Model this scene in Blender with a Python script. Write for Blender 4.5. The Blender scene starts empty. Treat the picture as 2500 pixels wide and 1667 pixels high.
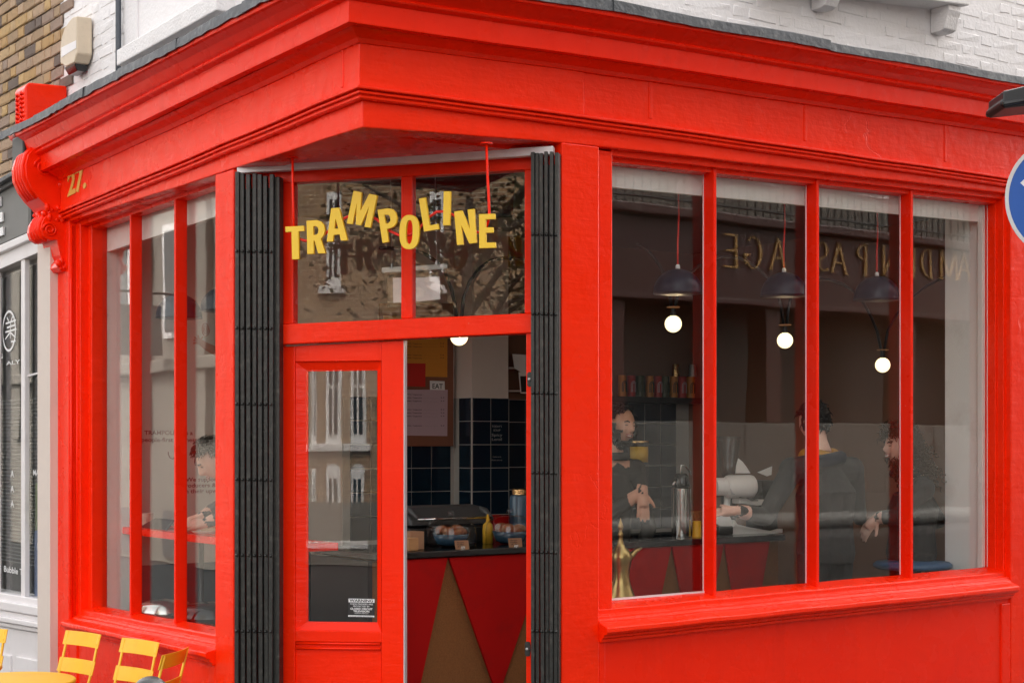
import bpy, bmesh, math, random
from mathutils import Vector, Matrix
from mathutils.geometry import tessellate_polygon
random.seed(7)
sc = bpy.context.scene
COL = sc.collection
R_ = math.radians

# ------------------------------------------------------------------ camera
FPX, CX, HY, EYE, Z0 = 3835.0, 1250.0, 1085.0, 1.9, 6.8      # focal length, principal column, horizon row (photo pixels), eye height, distance of the corner
cam_d = bpy.data.cameras.new('camera')
cam_d.sensor_width = 36.0
cam_d.lens = 36.0 * FPX / 2500.0
cam_d.shift_y = (HY - 833.5) / 2500.0
cam_d.clip_end = 500
cam = bpy.data.objects.new('camera', cam_d)
cam.location = (0, 0, EYE)
cam.rotation_euler = (R_(90), 0, 0)
COL.objects.link(cam)
sc.camera = cam

# ------------------------------------------------------------------ sky, sun, exposure
SUN_EL, SUN_AZ = 44.0, 28.0         # azimuth clockwise from +Y (view direction): veiled sun behind the cafe, its fronts stand in open shade
w = bpy.data.worlds.new('World'); sc.world = w; w.use_nodes = True
nt = w.node_tree; bg = nt.nodes['Background']
sky = nt.nodes.new('ShaderNodeTexSky'); sky.sky_type = 'NISHITA'; sky.sun_disc = False
sky.sun_elevation = R_(SUN_EL); sky.sun_rotation = R_(SUN_AZ); sky.air_density = 1.0; sky.dust_density = 4.0; sky.ozone_density = 1.0
hsv = nt.nodes.new('ShaderNodeHueSaturation'); hsv.inputs['Saturation'].default_value = 0.22   # thin white cloud
nt.links.new(sky.outputs[0], hsv.inputs['Color']); wm = nt.nodes.new('ShaderNodeMix'); wm.data_type = 'RGBA'; wm.blend_type = 'MULTIPLY'; wm.inputs['Factor'].default_value = 1.0; wm.inputs['B'].default_value = (1.0, 0.965, 0.915, 1)   # warm white balance of the cloud layer
nt.links.new(hsv.outputs[0], wm.inputs['A']); nt.links.new(wm.outputs['Result'], bg.inputs['Color'])
bg.inputs['Strength'].default_value = 0.15
sd = bpy.data.lights.new('sun', 'SUN'); sd.energy = 0.7; sd.angle = R_(12); sd.color = (1.0, 0.95, 0.88)
sun = bpy.data.objects.new('sun', sd); COL.objects.link(sun)
el, az = R_(SUN_EL), R_(SUN_AZ)
sdir = Vector((math.sin(az) * math.cos(el), math.cos(az) * math.cos(el), math.sin(el)))
sun.rotation_euler = sdir.to_track_quat('Z', 'Y').to_euler()
sun.location = sdir * 60
sc.view_settings.view_transform = 'Standard'; sc.view_settings.look = 'None'
sc.view_settings.exposure = 2.5; sc.view_settings.gamma = 1.0
sc.view_settings.use_curve_mapping = False
sc.render.engine = 'CYCLES'
cy = sc.cycles
cy.use_denoising = True
cy.max_bounces = 10; cy.transparent_max_bounces = 16; cy.transmission_bounces = 8; cy.glossy_bounces = 4; cy.diffuse_bounces = 4
cy.caustics_reflective = False; cy.caustics_refractive = False
cy.sample_clamp_indirect = 6.0

# ------------------------------------------------------------------ materials
M = {}
def nodes_of(m):
    m.use_nodes = True
    return m.node_tree.nodes, m.node_tree.links
def mat(key, col, rough=0.5, metal=0.0, var=0.08, vscale=6.0, bump=0.0, bscale=40.0, stretch=(1, 1, 1), rvar=0.0, spec=0.5,
        emit=None, estr=0.0, rand=None, coat=0.0, dirt=None, dscale=2.5, damt=0.35):
    """Principled paint/plaster/metal; world-space noise for tone, gloss and relief; rand = colour ramp picked per object."""
    m = bpy.data.materials.new(key); N, L = nodes_of(m)
    b = N['Principled BSDF']
    geo = N.new('ShaderNodeNewGeometry')
    mp = N.new('ShaderNodeMapping'); mp.inputs['Scale'].default_value = stretch
    L.new(geo.outputs['Position'], mp.inputs['Vector'])
    c = (col[0], col[1], col[2], 1)
    n1 = N.new('ShaderNodeTexNoise'); n1.inputs['Scale'].default_value = vscale; n1.inputs['Detail'].default_value = 5
    L.new(mp.outputs[0], n1.inputs['Vector'])
    mx = N.new('ShaderNodeMix'); mx.data_type = 'RGBA'
    mx.inputs['A'].default_value = tuple(x * (1 - var) for x in c[:3]) + (1,)
    mx.inputs['B'].default_value = tuple(min(1, x * (1 + var)) for x in c[:3]) + (1,)
    L.new(n1.outputs['Fac'], mx.inputs['Factor'])
    out = mx.outputs['Result']
    if rand:
        oi = N.new('ShaderNodeObjectInfo'); rp = N.new('ShaderNodeValToRGB')
        rp.color_ramp.interpolation = 'CONSTANT'
        els = rp.color_ramp.elements
        els[0].position = 0; els[0].color = rand[0] + (1,)
        els[1].position = 1.0 / len(rand); els[1].color = rand[1] + (1,)
        for i in range(2, len(rand)):
            e = els.new(i / len(rand)); e.color = rand[i] + (1,)
        L.new(oi.outputs['Random'], rp.inputs['Fac'])
        ml = N.new('ShaderNodeMix'); ml.data_type = 'RGBA'; ml.blend_type = 'MULTIPLY'; ml.inputs['Factor'].default_value = 1
        L.new(out, ml.inputs['A']); L.new(rp.outputs[0], ml.inputs['B']); out = ml.outputs['Result']
    if dirt:
        n3 = N.new('ShaderNodeTexNoise'); n3.inputs['Scale'].default_value = dscale; n3.inputs['Detail'].default_value = 8; n3.inputs['Roughness'].default_value = 0.7
        L.new(mp.outputs[0], n3.inputs['Vector'])
        r3 = N.new('ShaderNodeValToRGB'); r3.color_ramp.elements[0].position = 0.52; r3.color_ramp.elements[1].position = 0.75
        r3.color_ramp.elements[0].color = (0, 0, 0, 1); r3.color_ramp.elements[1].color = (damt, damt, damt, 1)
        L.new(n3.outputs['Fac'], r3.inputs['Fac'])
        m3 = N.new('ShaderNodeMix'); m3.data_type = 'RGBA'; m3.inputs['B'].default_value = tuple(dirt) + (1,)
        L.new(r3.outputs[0], m3.inputs['Factor']); L.new(out, m3.inputs['A']); out = m3.outputs['Result']
    L.new(out, b.inputs['Base Color'])
    b.inputs['Roughness'].default_value = rough; b.inputs['Metallic'].default_value = metal
    b.inputs['Specular IOR Level'].default_value = spec
    b.inputs['Coat Weight'].default_value = coat
    if rvar:
        mr = N.new('ShaderNodeMapRange'); mr.inputs['To Min'].default_value = max(0.02, rough - rvar); mr.inputs['To Max'].default_value = rough + rvar
        L.new(n1.outputs['Fac'], mr.inputs['Value']); L.new(mr.outputs[0], b.inputs['Roughness'])
    if bump:
        n2 = N.new('ShaderNodeTexNoise'); n2.inputs['Scale'].default_value = bscale; n2.inputs['Detail'].default_value = 4
        L.new(mp.outputs[0], n2.inputs['Vector'])
        bp = N.new('ShaderNodeBump'); bp.inputs['Strength'].default_value = bump; bp.inputs['Distance'].default_value = 0.01
        L.new(n2.outputs['Fac'], bp.inputs['Height']); L.new(bp.outputs[0], b.inputs['Normal'])
    if emit:
        b.inputs['Emission Color'].default_value = tuple(emit) + (1,); b.inputs['Emission Strength'].default_value = estr
    M[key] = m
    return m

def red_paint(key, col, rough, wrinkle):
    """Thick old gloss paint: brush lines along the boards, blisters, hairline cracks."""
    m = bpy.data.materials.new(key); N, L = nodes_of(m); b = N['Principled BSDF']
    geo = N.new('ShaderNodeNewGeometry')
    def noise(scale, det, st, rg=0.5):
        mp = N.new('ShaderNodeMapping'); mp.inputs['Scale'].default_value = st; L.new(geo.outputs['Position'], mp.inputs['Vector'])
        n = N.new('ShaderNodeTexNoise'); n.inputs['Scale'].default_value = scale; n.inputs['Detail'].default_value = det; n.inputs['Roughness'].default_value = rg
        L.new(mp.outputs[0], n.inputs['Vector']); return n.outputs['Fac']
    tone = noise(2.2, 6, (1, 1, 1), 0.6)
    mx = N.new('ShaderNodeMix'); mx.data_type = 'RGBA'
    mx.inputs['A'].default_value = (col[0] * 0.93, col[1] * 0.75, col[2] * 0.75, 1); mx.inputs['B'].default_value = (min(1, col[0] * 1.06), col[1] * 1.35, col[2] * 1.35, 1)
    L.new(tone, mx.inputs['Factor'])
    # grime specks with a shape of their own
    sp = noise(26, 6, (1, 1, 1.5), 0.75); rs = N.new('ShaderNodeValToRGB'); rs.color_ramp.elements[0].position = 0.60; rs.color_ramp.elements[1].position = 0.78
    rs.color_ramp.elements[0].color = (0, 0, 0, 1); rs.color_ramp.elements[1].color = (0.32, 0.32, 0.32, 1)
    L.new(sp, rs.inputs['Fac'])
    m2 = N.new('ShaderNodeMix'); m2.data_type = 'RGBA'; m2.inputs['B'].default_value = (col[0] * 0.45, col[1] * 0.5, col[2] * 0.5, 1)
    L.new(rs.outputs[0], m2.inputs['Factor']); L.new(mx.outputs['Result'], m2.inputs['A']); 
    stk = noise(7, 5, (1, 1, 0.07), 0.65); rk = N.new('ShaderNodeMapRange'); rk.inputs['From Min'].default_value = 0.55; rk.inputs['From Max'].default_value = 0.75; rk.inputs['To Max'].default_value = 0.22; L.new(stk, rk.inputs['Value'])
    m5 = N.new('ShaderNodeMix'); m5.data_type = 'RGBA'; m5.inputs['B'].default_value = (col[0] * 0.6, col[1] * 0.6, col[2] * 0.6, 1); L.new(rk.outputs[0], m5.inputs['Factor']); L.new(m2.outputs['Result'], m5.inputs['A']); m2 = m5
    chn = noise(38, 5, (1, 1, 1), 0.6); rc = N.new('ShaderNodeValToRGB'); rc.color_ramp.elements[0].position = 0.735; rc.color_ramp.elements[1].position = 0.75
    rc.color_ramp.elements[0].color = (0, 0, 0, 1); rc.color_ramp.elements[1].color = (0.6, 0.6, 0.6, 1); L.new(chn, rc.inputs['Fac'])
    m4 = N.new('ShaderNodeMix'); m4.data_type = 'RGBA'; m4.inputs['B'].default_value = (0.75, 0.30, 0.22, 1)
    L.new(rc.outputs[0], m4.inputs['Factor']); L.new(m2.outputs['Result'], m4.inputs['A']); L.new(m4.outputs['Result'], b.inputs['Base Color'])
    rr = N.new('ShaderNodeMapRange'); rr.inputs['To Min'].default_value = rough - 0.1; rr.inputs['To Max'].default_value = rough + 0.14
    L.new(noise(5, 4, (1, 1, 1)), rr.inputs['Value']); L.new(rr.outputs[0], b.inputs['Roughness'])
    b.inputs['Specular IOR Level'].default_value = 0.19
    brush = noise(55, 3, (0.12, 0.12, 1.0)); blist = noise(13, 3, (1, 1, 1)); fine = noise(90, 2, (1, 1, 1))
    vor = N.new('ShaderNodeTexVoronoi'); vor.feature = 'DISTANCE_TO_EDGE'; vor.inputs['Scale'].default_value = 3.1
    nn = N.new('ShaderNodeTexNoise'); nn.inputs['Scale'].default_value = 4; nn.inputs['Detail'].default_value = 5; L.new(geo.outputs['Position'], nn.inputs['Vector'])
    va = N.new('ShaderNodeMixRGB'); va.inputs[0].default_value = 0.35; L.new(geo.outputs['Position'], va.inputs[1]); L.new(nn.outputs['Color'], va.inputs[2]); L.new(va.outputs[0], vor.inputs['Vector'])
    cr = N.new('ShaderNodeMapRange'); cr.inputs['From Max'].default_value = 0.012; L.new(vor.outputs['Distance'], cr.inputs['Value'])
    gate_ = N.new('ShaderNodeMapRange'); gate_.inputs['From Min'].default_value = 0.52; gate_.inputs['From Max'].default_value = 0.62; L.new(noise(1.3, 2, (1, 1, 1)), gate_.inputs['Value'])
    inv = N.new('ShaderNodeMath'); inv.operation = 'SUBTRACT'; inv.inputs[0].default_value = 1.0; L.new(cr.outputs[0], inv.inputs[1])
    cg = N.new('ShaderNodeMath'); cg.operation = 'MULTIPLY'; L.new(inv.outputs[0], cg.inputs[0]); L.new(gate_.outputs[0], cg.inputs[1])
    def ma(op, a, bb):
        n = N.new('ShaderNodeMath'); n.operation = op
        for i, x in enumerate((a, bb)):
            if isinstance(x, (int, float)): n.inputs[i].default_value = x
            else: L.new(x, n.inputs[i])
        return n.outputs[0]
    h = ma('ADD', ma('MULTIPLY', brush, 0.35), ma('MULTIPLY', blist, 0.9)); h = ma('ADD', h, ma('MULTIPLY', fine, 0.10)); h = ma('SUBTRACT', h, ma('MULTIPLY', cg.outputs[0], 0.22))
    bp = N.new('ShaderNodeBump'); bp.inputs['Strength'].default_value = wrinkle; bp.inputs['Distance'].default_value = 0.012
    L.new(h, bp.inputs['Height']); L.new(bp.outputs[0], b.inputs['Normal'])
    M[key] = m

red_paint('red', (0.96, 0.023, 0.0016), 0.26, 0.34)
red_paint('red_smooth', (0.94, 0.018, 0.0014), 0.25, 0.18)
red_paint('red_door', (0.96, 0.021, 0.0016), 0.22, 0.26)
mat('white_brick', (0.80, 0.775, 0.775), 0.6, var=0.04, vscale=3, bump=0.35, bscale=45, dirt=(0.5, 0.46, 0.42), dscale=5, damt=0.22)
mat('white_stone', (0.78, 0.755, 0.75), 0.65, var=0.05, vscale=5, bump=0.5, bscale=70, dirt=(0.45, 0.42, 0.4), dscale=6, damt=0.3)
mat('white_paint', (0.74, 0.71, 0.715), 0.45, var=0.04, vscale=4, bump=0.12, bscale=30, dirt=(0.42, 0.39, 0.37), dscale=5, damt=0.25)
mat('white_clean', (0.82, 0.80, 0.79), 0.5, var=0.02)
mat('inner_white', (0.84, 0.81, 0.78), 0.6, var=0.05, vscale=4, dirt=(0.35, 0.27, 0.2), dscale=4, damt=0.3)
mat('mortar', (0.54, 0.44, 0.33), 0.9, var=0.12, vscale=20, bump=0.5, bscale=160)
mat('stock_brick', (1, 1, 1), 0.85, var=0.2, vscale=28, bump=0.7, bscale=120, dirt=(0.05, 0.04, 0.035), dscale=22, damt=0.45,
    rand=[(0.47, 0.30, 0.15), (0.53, 0.36, 0.19), (0.40, 0.27, 0.16), (0.48, 0.33, 0.21), (0.55, 0.36, 0.16), (0.34, 0.24, 0.18), (0.44, 0.30, 0.20), (0.17, 0.125, 0.10), (0.50, 0.31, 0.13), (0.43, 0.28, 0.13)])
mat('lead', (0.045, 0.05, 0.058), 0.5, var=0.45, vscale=14, bump=0.5, bscale=30, dirt=(0.30, 0.30, 0.29), dscale=16, damt=0.5, rvar=0.1)
mat('black_gate', (0.012, 0.0125, 0.011), 0.42, var=0.25, vscale=9, bump=0.15, bscale=60, dirt=(0.11, 0.10, 0.085), dscale=26, damt=0.55)
mat('black', (0.012, 0.012, 0.013), 0.45, var=0.2)
mat('black_gloss', (0.008, 0.008, 0.009), 0.15, var=0.1)
mat('steel', (0.62, 0.60, 0.57), 0.18, metal=1.0, var=0.05, rvar=0.05)
mat('galv', (0.35, 0.35, 0.34), 0.45, metal=0.9, var=0.15)
mat('yellow_sign', (0.82, 0.52, 0.012), 0.42, var=0.04, bump=0.04, bscale=60)
mat('yellow_metal', (0.85, 0.49, 0.022), 0.42, var=0.06, bump=0.03, bscale=80, dirt=(0.5, 0.27, 0.03), dscale=9, damt=0.3)
mat('gold_paint', (0.72, 0.40, 0.08), 0.4, var=0.08)
mat('tile', (0.006, 0.018, 0.032), 0.12, var=0.2, vscale=3, bump=0.03, bscale=9)
mat('grout', (0.42, 0.40, 0.37), 0.85, var=0.1)
mat('plaster', (0.20, 0.10, 0.06), 0.8, var=0.05, vscale=3, bump=0.08, bscale=30)  # brown put into the plaster's colour for the dimmer part of the room
mat('plaster_pale', (0.66, 0.57, 0.51), 0.8, var=0.05, vscale=3, bump=0.08, bscale=30)
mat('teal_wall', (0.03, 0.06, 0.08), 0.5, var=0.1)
mat('ceiling', (0.12, 0.085, 0.07), 0.85, var=0.05)
mat('floor_in', (0.03, 0.025, 0.022), 0.5, var=0.2)
mat('cork', (0.25, 0.105, 0.038), 0.9, spec=0.1, var=0.3, vscale=120, bump=0.4, bscale=200)
mat('counter_red', (0.42, 0.006, 0.005), 0.65, var=0.12, vscale=3, spec=0.12, dirt=(0.2, 0.01, 0.01), dscale=7, damt=0.4)
mat('board', (0.24, 0.085, 0.045), 0.7, var=0.08)
mat('paper_orange', (0.72, 0.29, 0.035), 0.8, var=0.04)
mat('paper_red', (0.62, 0.02, 0.012), 0.7, var=0.04)
mat('paper_pink', (0.56, 0.40, 0.45), 0.8, var=0.04)
mat('paper_white', (0.86, 0.84, 0.82), 0.8, var=0.03)
mat('ink', (0.03, 0.028, 0.03), 0.7, var=0.0)
mat('ink_red', (0.20, 0.02, 0.015), 0.7, var=0.0)
mat('ink_green', (0.02, 0.035, 0.02), 0.7, var=0.0)
mat('vinyl_white', (0.78, 0.78, 0.78), 0.5, var=0.0)
mat('vinyl_yellow', (0.75, 0.55, 0.05), 0.5, var=0.0)
mat('chalk', (0.34, 0.34, 0.33), 0.9, var=0.2, vscale=60)
mat('mural_arm', (0.50, 0.15, 0.085), 0.8, var=0.05)
mat('dome', (0.005, 0.013, 0.030), 0.34, spec=0.22, var=0.15, vscale=12, rvar=0.08)
mat('dome_in', (0.10, 0.10, 0.10), 0.5)
mat('cord_red', (0.72, 0.022, 0.012), 0.6)
mat('wood_disc', (0.42, 0.21, 0.10), 0.6, var=0.15, vscale=40)
mat('bulb', (1, 0.9, 0.75), 0.3, emit=(1.0, 0.78, 0.42), estr=0.42)
mat('wood', (0.45, 0.24, 0.10), 0.55, var=0.2, vscale=18, stretch=(1, 1, 8), bump=0.1, bscale=40)
mat('card', (0.36, 0.20, 0.11), 0.85, var=0.1, vscale=30)
mat('blue_ceramic', (0.03, 0.07, 0.11), 0.25, var=0.1)
mat('cup', (0.50, 0.38, 0.32), 0.6, var=0.08)
mat('brass', (0.36, 0.25, 0.10), 0.32, metal=1.0, var=0.3, vscale=14, bump=0.15, bscale=25, rvar=0.1)
mat('cat_white', (0.86, 0.83, 0.80), 0.45, var=0.03)
mat('grey_dark', (0.06, 0.06, 0.06), 0.5, var=0.1)
mat('jar_yellow', (0.72, 0.42, 0.03), 0.5)
mat('foil', (0.7, 0.45, 0.2), 0.25, metal=1.0, var=0.2, vscale=40, bump=0.4, bscale=60)
mat('tin_orange', (0.56, 0.20, 0.02), 0.45); mat('tin_red', (0.45, 0.02, 0.025), 0.45); mat('tin_green', (0.06, 0.075, 0.035), 0.45)
mat('blue_seat', (0.03, 0.09, 0.19), 0.5, var=0.1)
mat('food', (0.26, 0.10, 0.04), 0.6, var=0.5, vscale=45, bump=0.6, bscale=60)
mat('skin', (0.58, 0.31, 0.21), 0.5, var=0.10, vscale=30, bump=0.06, bscale=120)
mat('skin_pale', (0.64, 0.38, 0.29), 0.5, var=0.10, vscale=30, bump=0.06, bscale=120)
mat('lips', (0.38, 0.11, 0.09), 0.4); mat('teeth', (0.75, 0.72, 0.66), 0.3); mat('eye', (0.02, 0.015, 0.012), 0.2)
mat('hair_black', (0.010, 0.007, 0.006), 0.6, spec=0.15, var=0.4, vscale=60, bump=0.5, bscale=140)
mat('hair_brown', (0.022, 0.012, 0.008), 0.6, spec=0.15, var=0.5, vscale=60, bump=0.6, bscale=140)
mat('hair_curly', (0.085, 0.05, 0.03), 0.6, spec=0.15, var=0.4, vscale=40)
mat('cloth_dark', (0.020, 0.019, 0.018), 0.9, var=0.15, vscale=30, bump=1.0, bscale=14)
mat('cloth_navy', (0.012, 0.016, 0.028), 0.9, var=0.2, vscale=30, bump=1.0, bscale=14)
mat('cloth_grey', (0.030, 0.029, 0.028), 0.95, var=0.15, vscale=30, bump=1.0, bscale=14)
mat('cloth_mustard', (0.42, 0.21, 0.03), 0.9, var=0.1)
mat('alarm', (0.60, 0.49, 0.36), 0.5, var=0.06, vscale=20, bump=0.1, bscale=120, dirt=(0.35, 0.27, 0.19), dscale=30, damt=0.35)
mat('pipe', (0.05, 0.06, 0.075), 0.45, var=0.2)
mat('sign_blue', (0.004, 0.085, 0.40), 0.35, var=0.06, bump=0.02)
mat('sign_grey', (0.58, 0.57, 0.56), 0.4, metal=0.3, var=0.08, vscale=40)
mat('grey_fascia', (0.155, 0.155, 0.15), 0.55, var=0.12, vscale=6)
mat('grey_trim', (0.09, 0.09, 0.09), 0.6, var=0.2)
mat('asphalt', (0.036, 0.036, 0.037), 0.85, var=0.25, vscale=60, bump=0.5, bscale=200)
mat('paving', (0.06, 0.056, 0.052), 0.8, var=0.15, vscale=8, bump=0.3, bscale=60)
mat('stone_wall', (0.22, 0.21, 0.19), 0.8, var=0.2, vscale=3, bump=0.4, bscale=30, dirt=(0.12, 0.11, 0.10), dscale=2, damt=0.5)
mat('kerb', (0.30, 0.29, 0.27), 0.7, var=0.1, bump=0.2, bscale=60)
mat('oxblood', (0.075, 0.015, 0.011), 0.5, var=0.1)
mat('cream', (0.20, 0.18, 0.155), 0.8, var=0.08, vscale=2, bump=0.2, bscale=20)
mat('dark_glass', (0.03, 0.035, 0.04), 0.08, var=0.1)
mat('far_brick', (0.33, 0.21, 0.12), 0.9, var=0.2, vscale=3)
mat('leaf', (0.12, 0.11, 0.05), 0.6, var=0.4, vscale=5)
mat('bark', (0.07, 0.055, 0.04), 0.9, var=0.3, vscale=12, bump=0.5, bscale=40)
mat('blind', (0.15, 0.16, 0.16), 0.6, var=0.1)
mat('poster_green', (0.10, 0.17, 0.03), 0.5, var=0.6, vscale=30); mat('poster_blue', (0.05, 0.13, 0.33), 0.5, var=0.4, vscale=20)

def far_brick_nodes():
    m = M['far_brick']; N, L = nodes_of(m); b = N['Principled BSDF']
    tc = N.new('ShaderNodeTexCoord'); br = N.new('ShaderNodeTexBrick')
    sx = N.new('ShaderNodeSeparateXYZ'); cb = N.new('ShaderNodeCombineXYZ')
    L.new(tc.outputs['Object'], sx.inputs[0]); L.new(sx.outputs['X'], cb.inputs['X']); L.new(sx.outputs['Z'], cb.inputs['Y'])
    L.new(cb.outputs[0], br.inputs['Vector'])
    br.inputs['Color1'].default_value = (0.36, 0.22, 0.11, 1); br.inputs['Color2'].default_value = (0.25, 0.15, 0.09, 1); br.inputs['Mortar'].default_value = (0.42, 0.34, 0.25, 1)
    br.inputs['Scale'].default_value = 1.0; br.inputs['Brick Width'].default_value = 0.225; br.inputs['Row Height'].default_value = 0.075; br.inputs['Mortar Size'].default_value = 0.008
    L.new(br.outputs['Color'], b.inputs['Base Color'])
far_brick_nodes()

def glass_mat(key, f0=0.045, tint=(1, 1, 1), rough=0.0, warp=0.025):
    m = bpy.data.materials.new(key); N, L = nodes_of(m)
    for n in list(N):
        if n.type != 'OUTPUT_MATERIAL': N.remove(n)
    out = [n for n in N if n.type == 'OUTPUT_MATERIAL'][0]
    lw = N.new('ShaderNodeLayerWeight'); lw.inputs['Blend'].default_value = 0.5
    pw = N.new('ShaderNodeMath'); pw.operation = 'POWER'; pw.inputs[1].default_value = 5; L.new(lw.outputs['Facing'], pw.inputs[0])
    mr = N.new('ShaderNodeMapRange'); mr.inputs['To Min'].default_value = f0; mr.inputs['To Max'].default_value = 1.0; L.new(pw.outputs[0], mr.inputs['Value'])
    tr = N.new('ShaderNodeBsdfTransparent'); tr.inputs['Color'].default_value = tint + (1,)
    gl = N.new('ShaderNodeBsdfGlossy'); gl.inputs['Roughness'].default_value = rough
    geo = N.new('ShaderNodeNewGeometry'); nz = N.new('ShaderNodeTexNoise'); nz.inputs['Scale'].default_value = 2.2; nz.inputs['Detail'].default_value = 1; L.new(geo.outputs['Position'], nz.inputs['Vector'])
    bp = N.new('ShaderNodeBump'); bp.inputs['Strength'].default_value = warp; bp.inputs['Distance'].default_value = 0.02; L.new(nz.outputs['Fac'], bp.inputs['Height']); L.new(bp.outputs[0], gl.inputs['Normal'])
    mx = N.new('ShaderNodeMixShader'); L.new(mr.outputs[0], mx.inputs['Fac']); L.new(tr.outputs[0], mx.inputs[1]); L.new(gl.outputs[0], mx.inputs[2])
    L.new(mx.outputs[0], out.inputs['Surface'])
    M[key] = m
glass_mat('glass_flat', 0.040, (0.97, 0.98, 0.97), 0.0, 0.012); glass_mat('glass', 0.038, (0.97, 0.98, 0.97)); glass_mat('clear', 0.05, (0.93, 0.93, 0.93), 0.0, 0.0)

# ------------------------------------------------------------------ frames
class Fr:
    def __init__(self, o, u, n): self.o, self.u, self.n = o, u, n
    def P(self, s, d, z): return Vector((self.o[0] + s * self.u[0] + d * self.n[0], self.o[1] + s * self.u[1] + d * self.n[1], z))
    def at(self, px, py, d=0.0):
        """photo pixel -> (s, z) on the vertical plane at offset d"""
        a = (px - CX) / FPX; bx = self.o[0] + d * self.n[0]; by = self.o[1] + d * self.n[1]
        s = (a * by - bx) / (self.u[0] - a * self.u[1]); Y = by + s * self.u[1]
        return s, EYE + (HY - py) * Y / FPX
    def W(self, px, py, d=0.0):
        s, z = self.at(px, py, d); return self.P(s, d, z)
    def px(self, s, d, z):
        p = self.P(s, d, z); return CX + FPX * p.x / p.y, HY - FPX * (p.z - EYE) / p.y
    @property
    def rot(self): return math.atan2(self.u[1], self.u[0])
_l = math.hypot(2770, 3835); _r = math.hypot(5310, 3835)
A = ((884 - CX) / FPX * Z0, Z0)
FL = Fr(A, (-2770 / _l, 3835 / _l), (-3835 / _l, -2770 / _l))      # left facade: s runs away from the corner, d outwards
FR = Fr(A, (5310 / _r, 3835 / _r), (3835 / _r, -5310 / _r))        # right facade
pl, pr = FL.P(1.275, -0.06, 0), FR.P(1.10, -0.06, 0)
_c = (pr - pl).to_2d(); DW = _c.length; _c.normalize()
FD = Fr((pl.x, pl.y), (_c.x, _c.y), (_c.y, -_c.x))                 # doorway plane, s from the left pilaster to the right one

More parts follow.
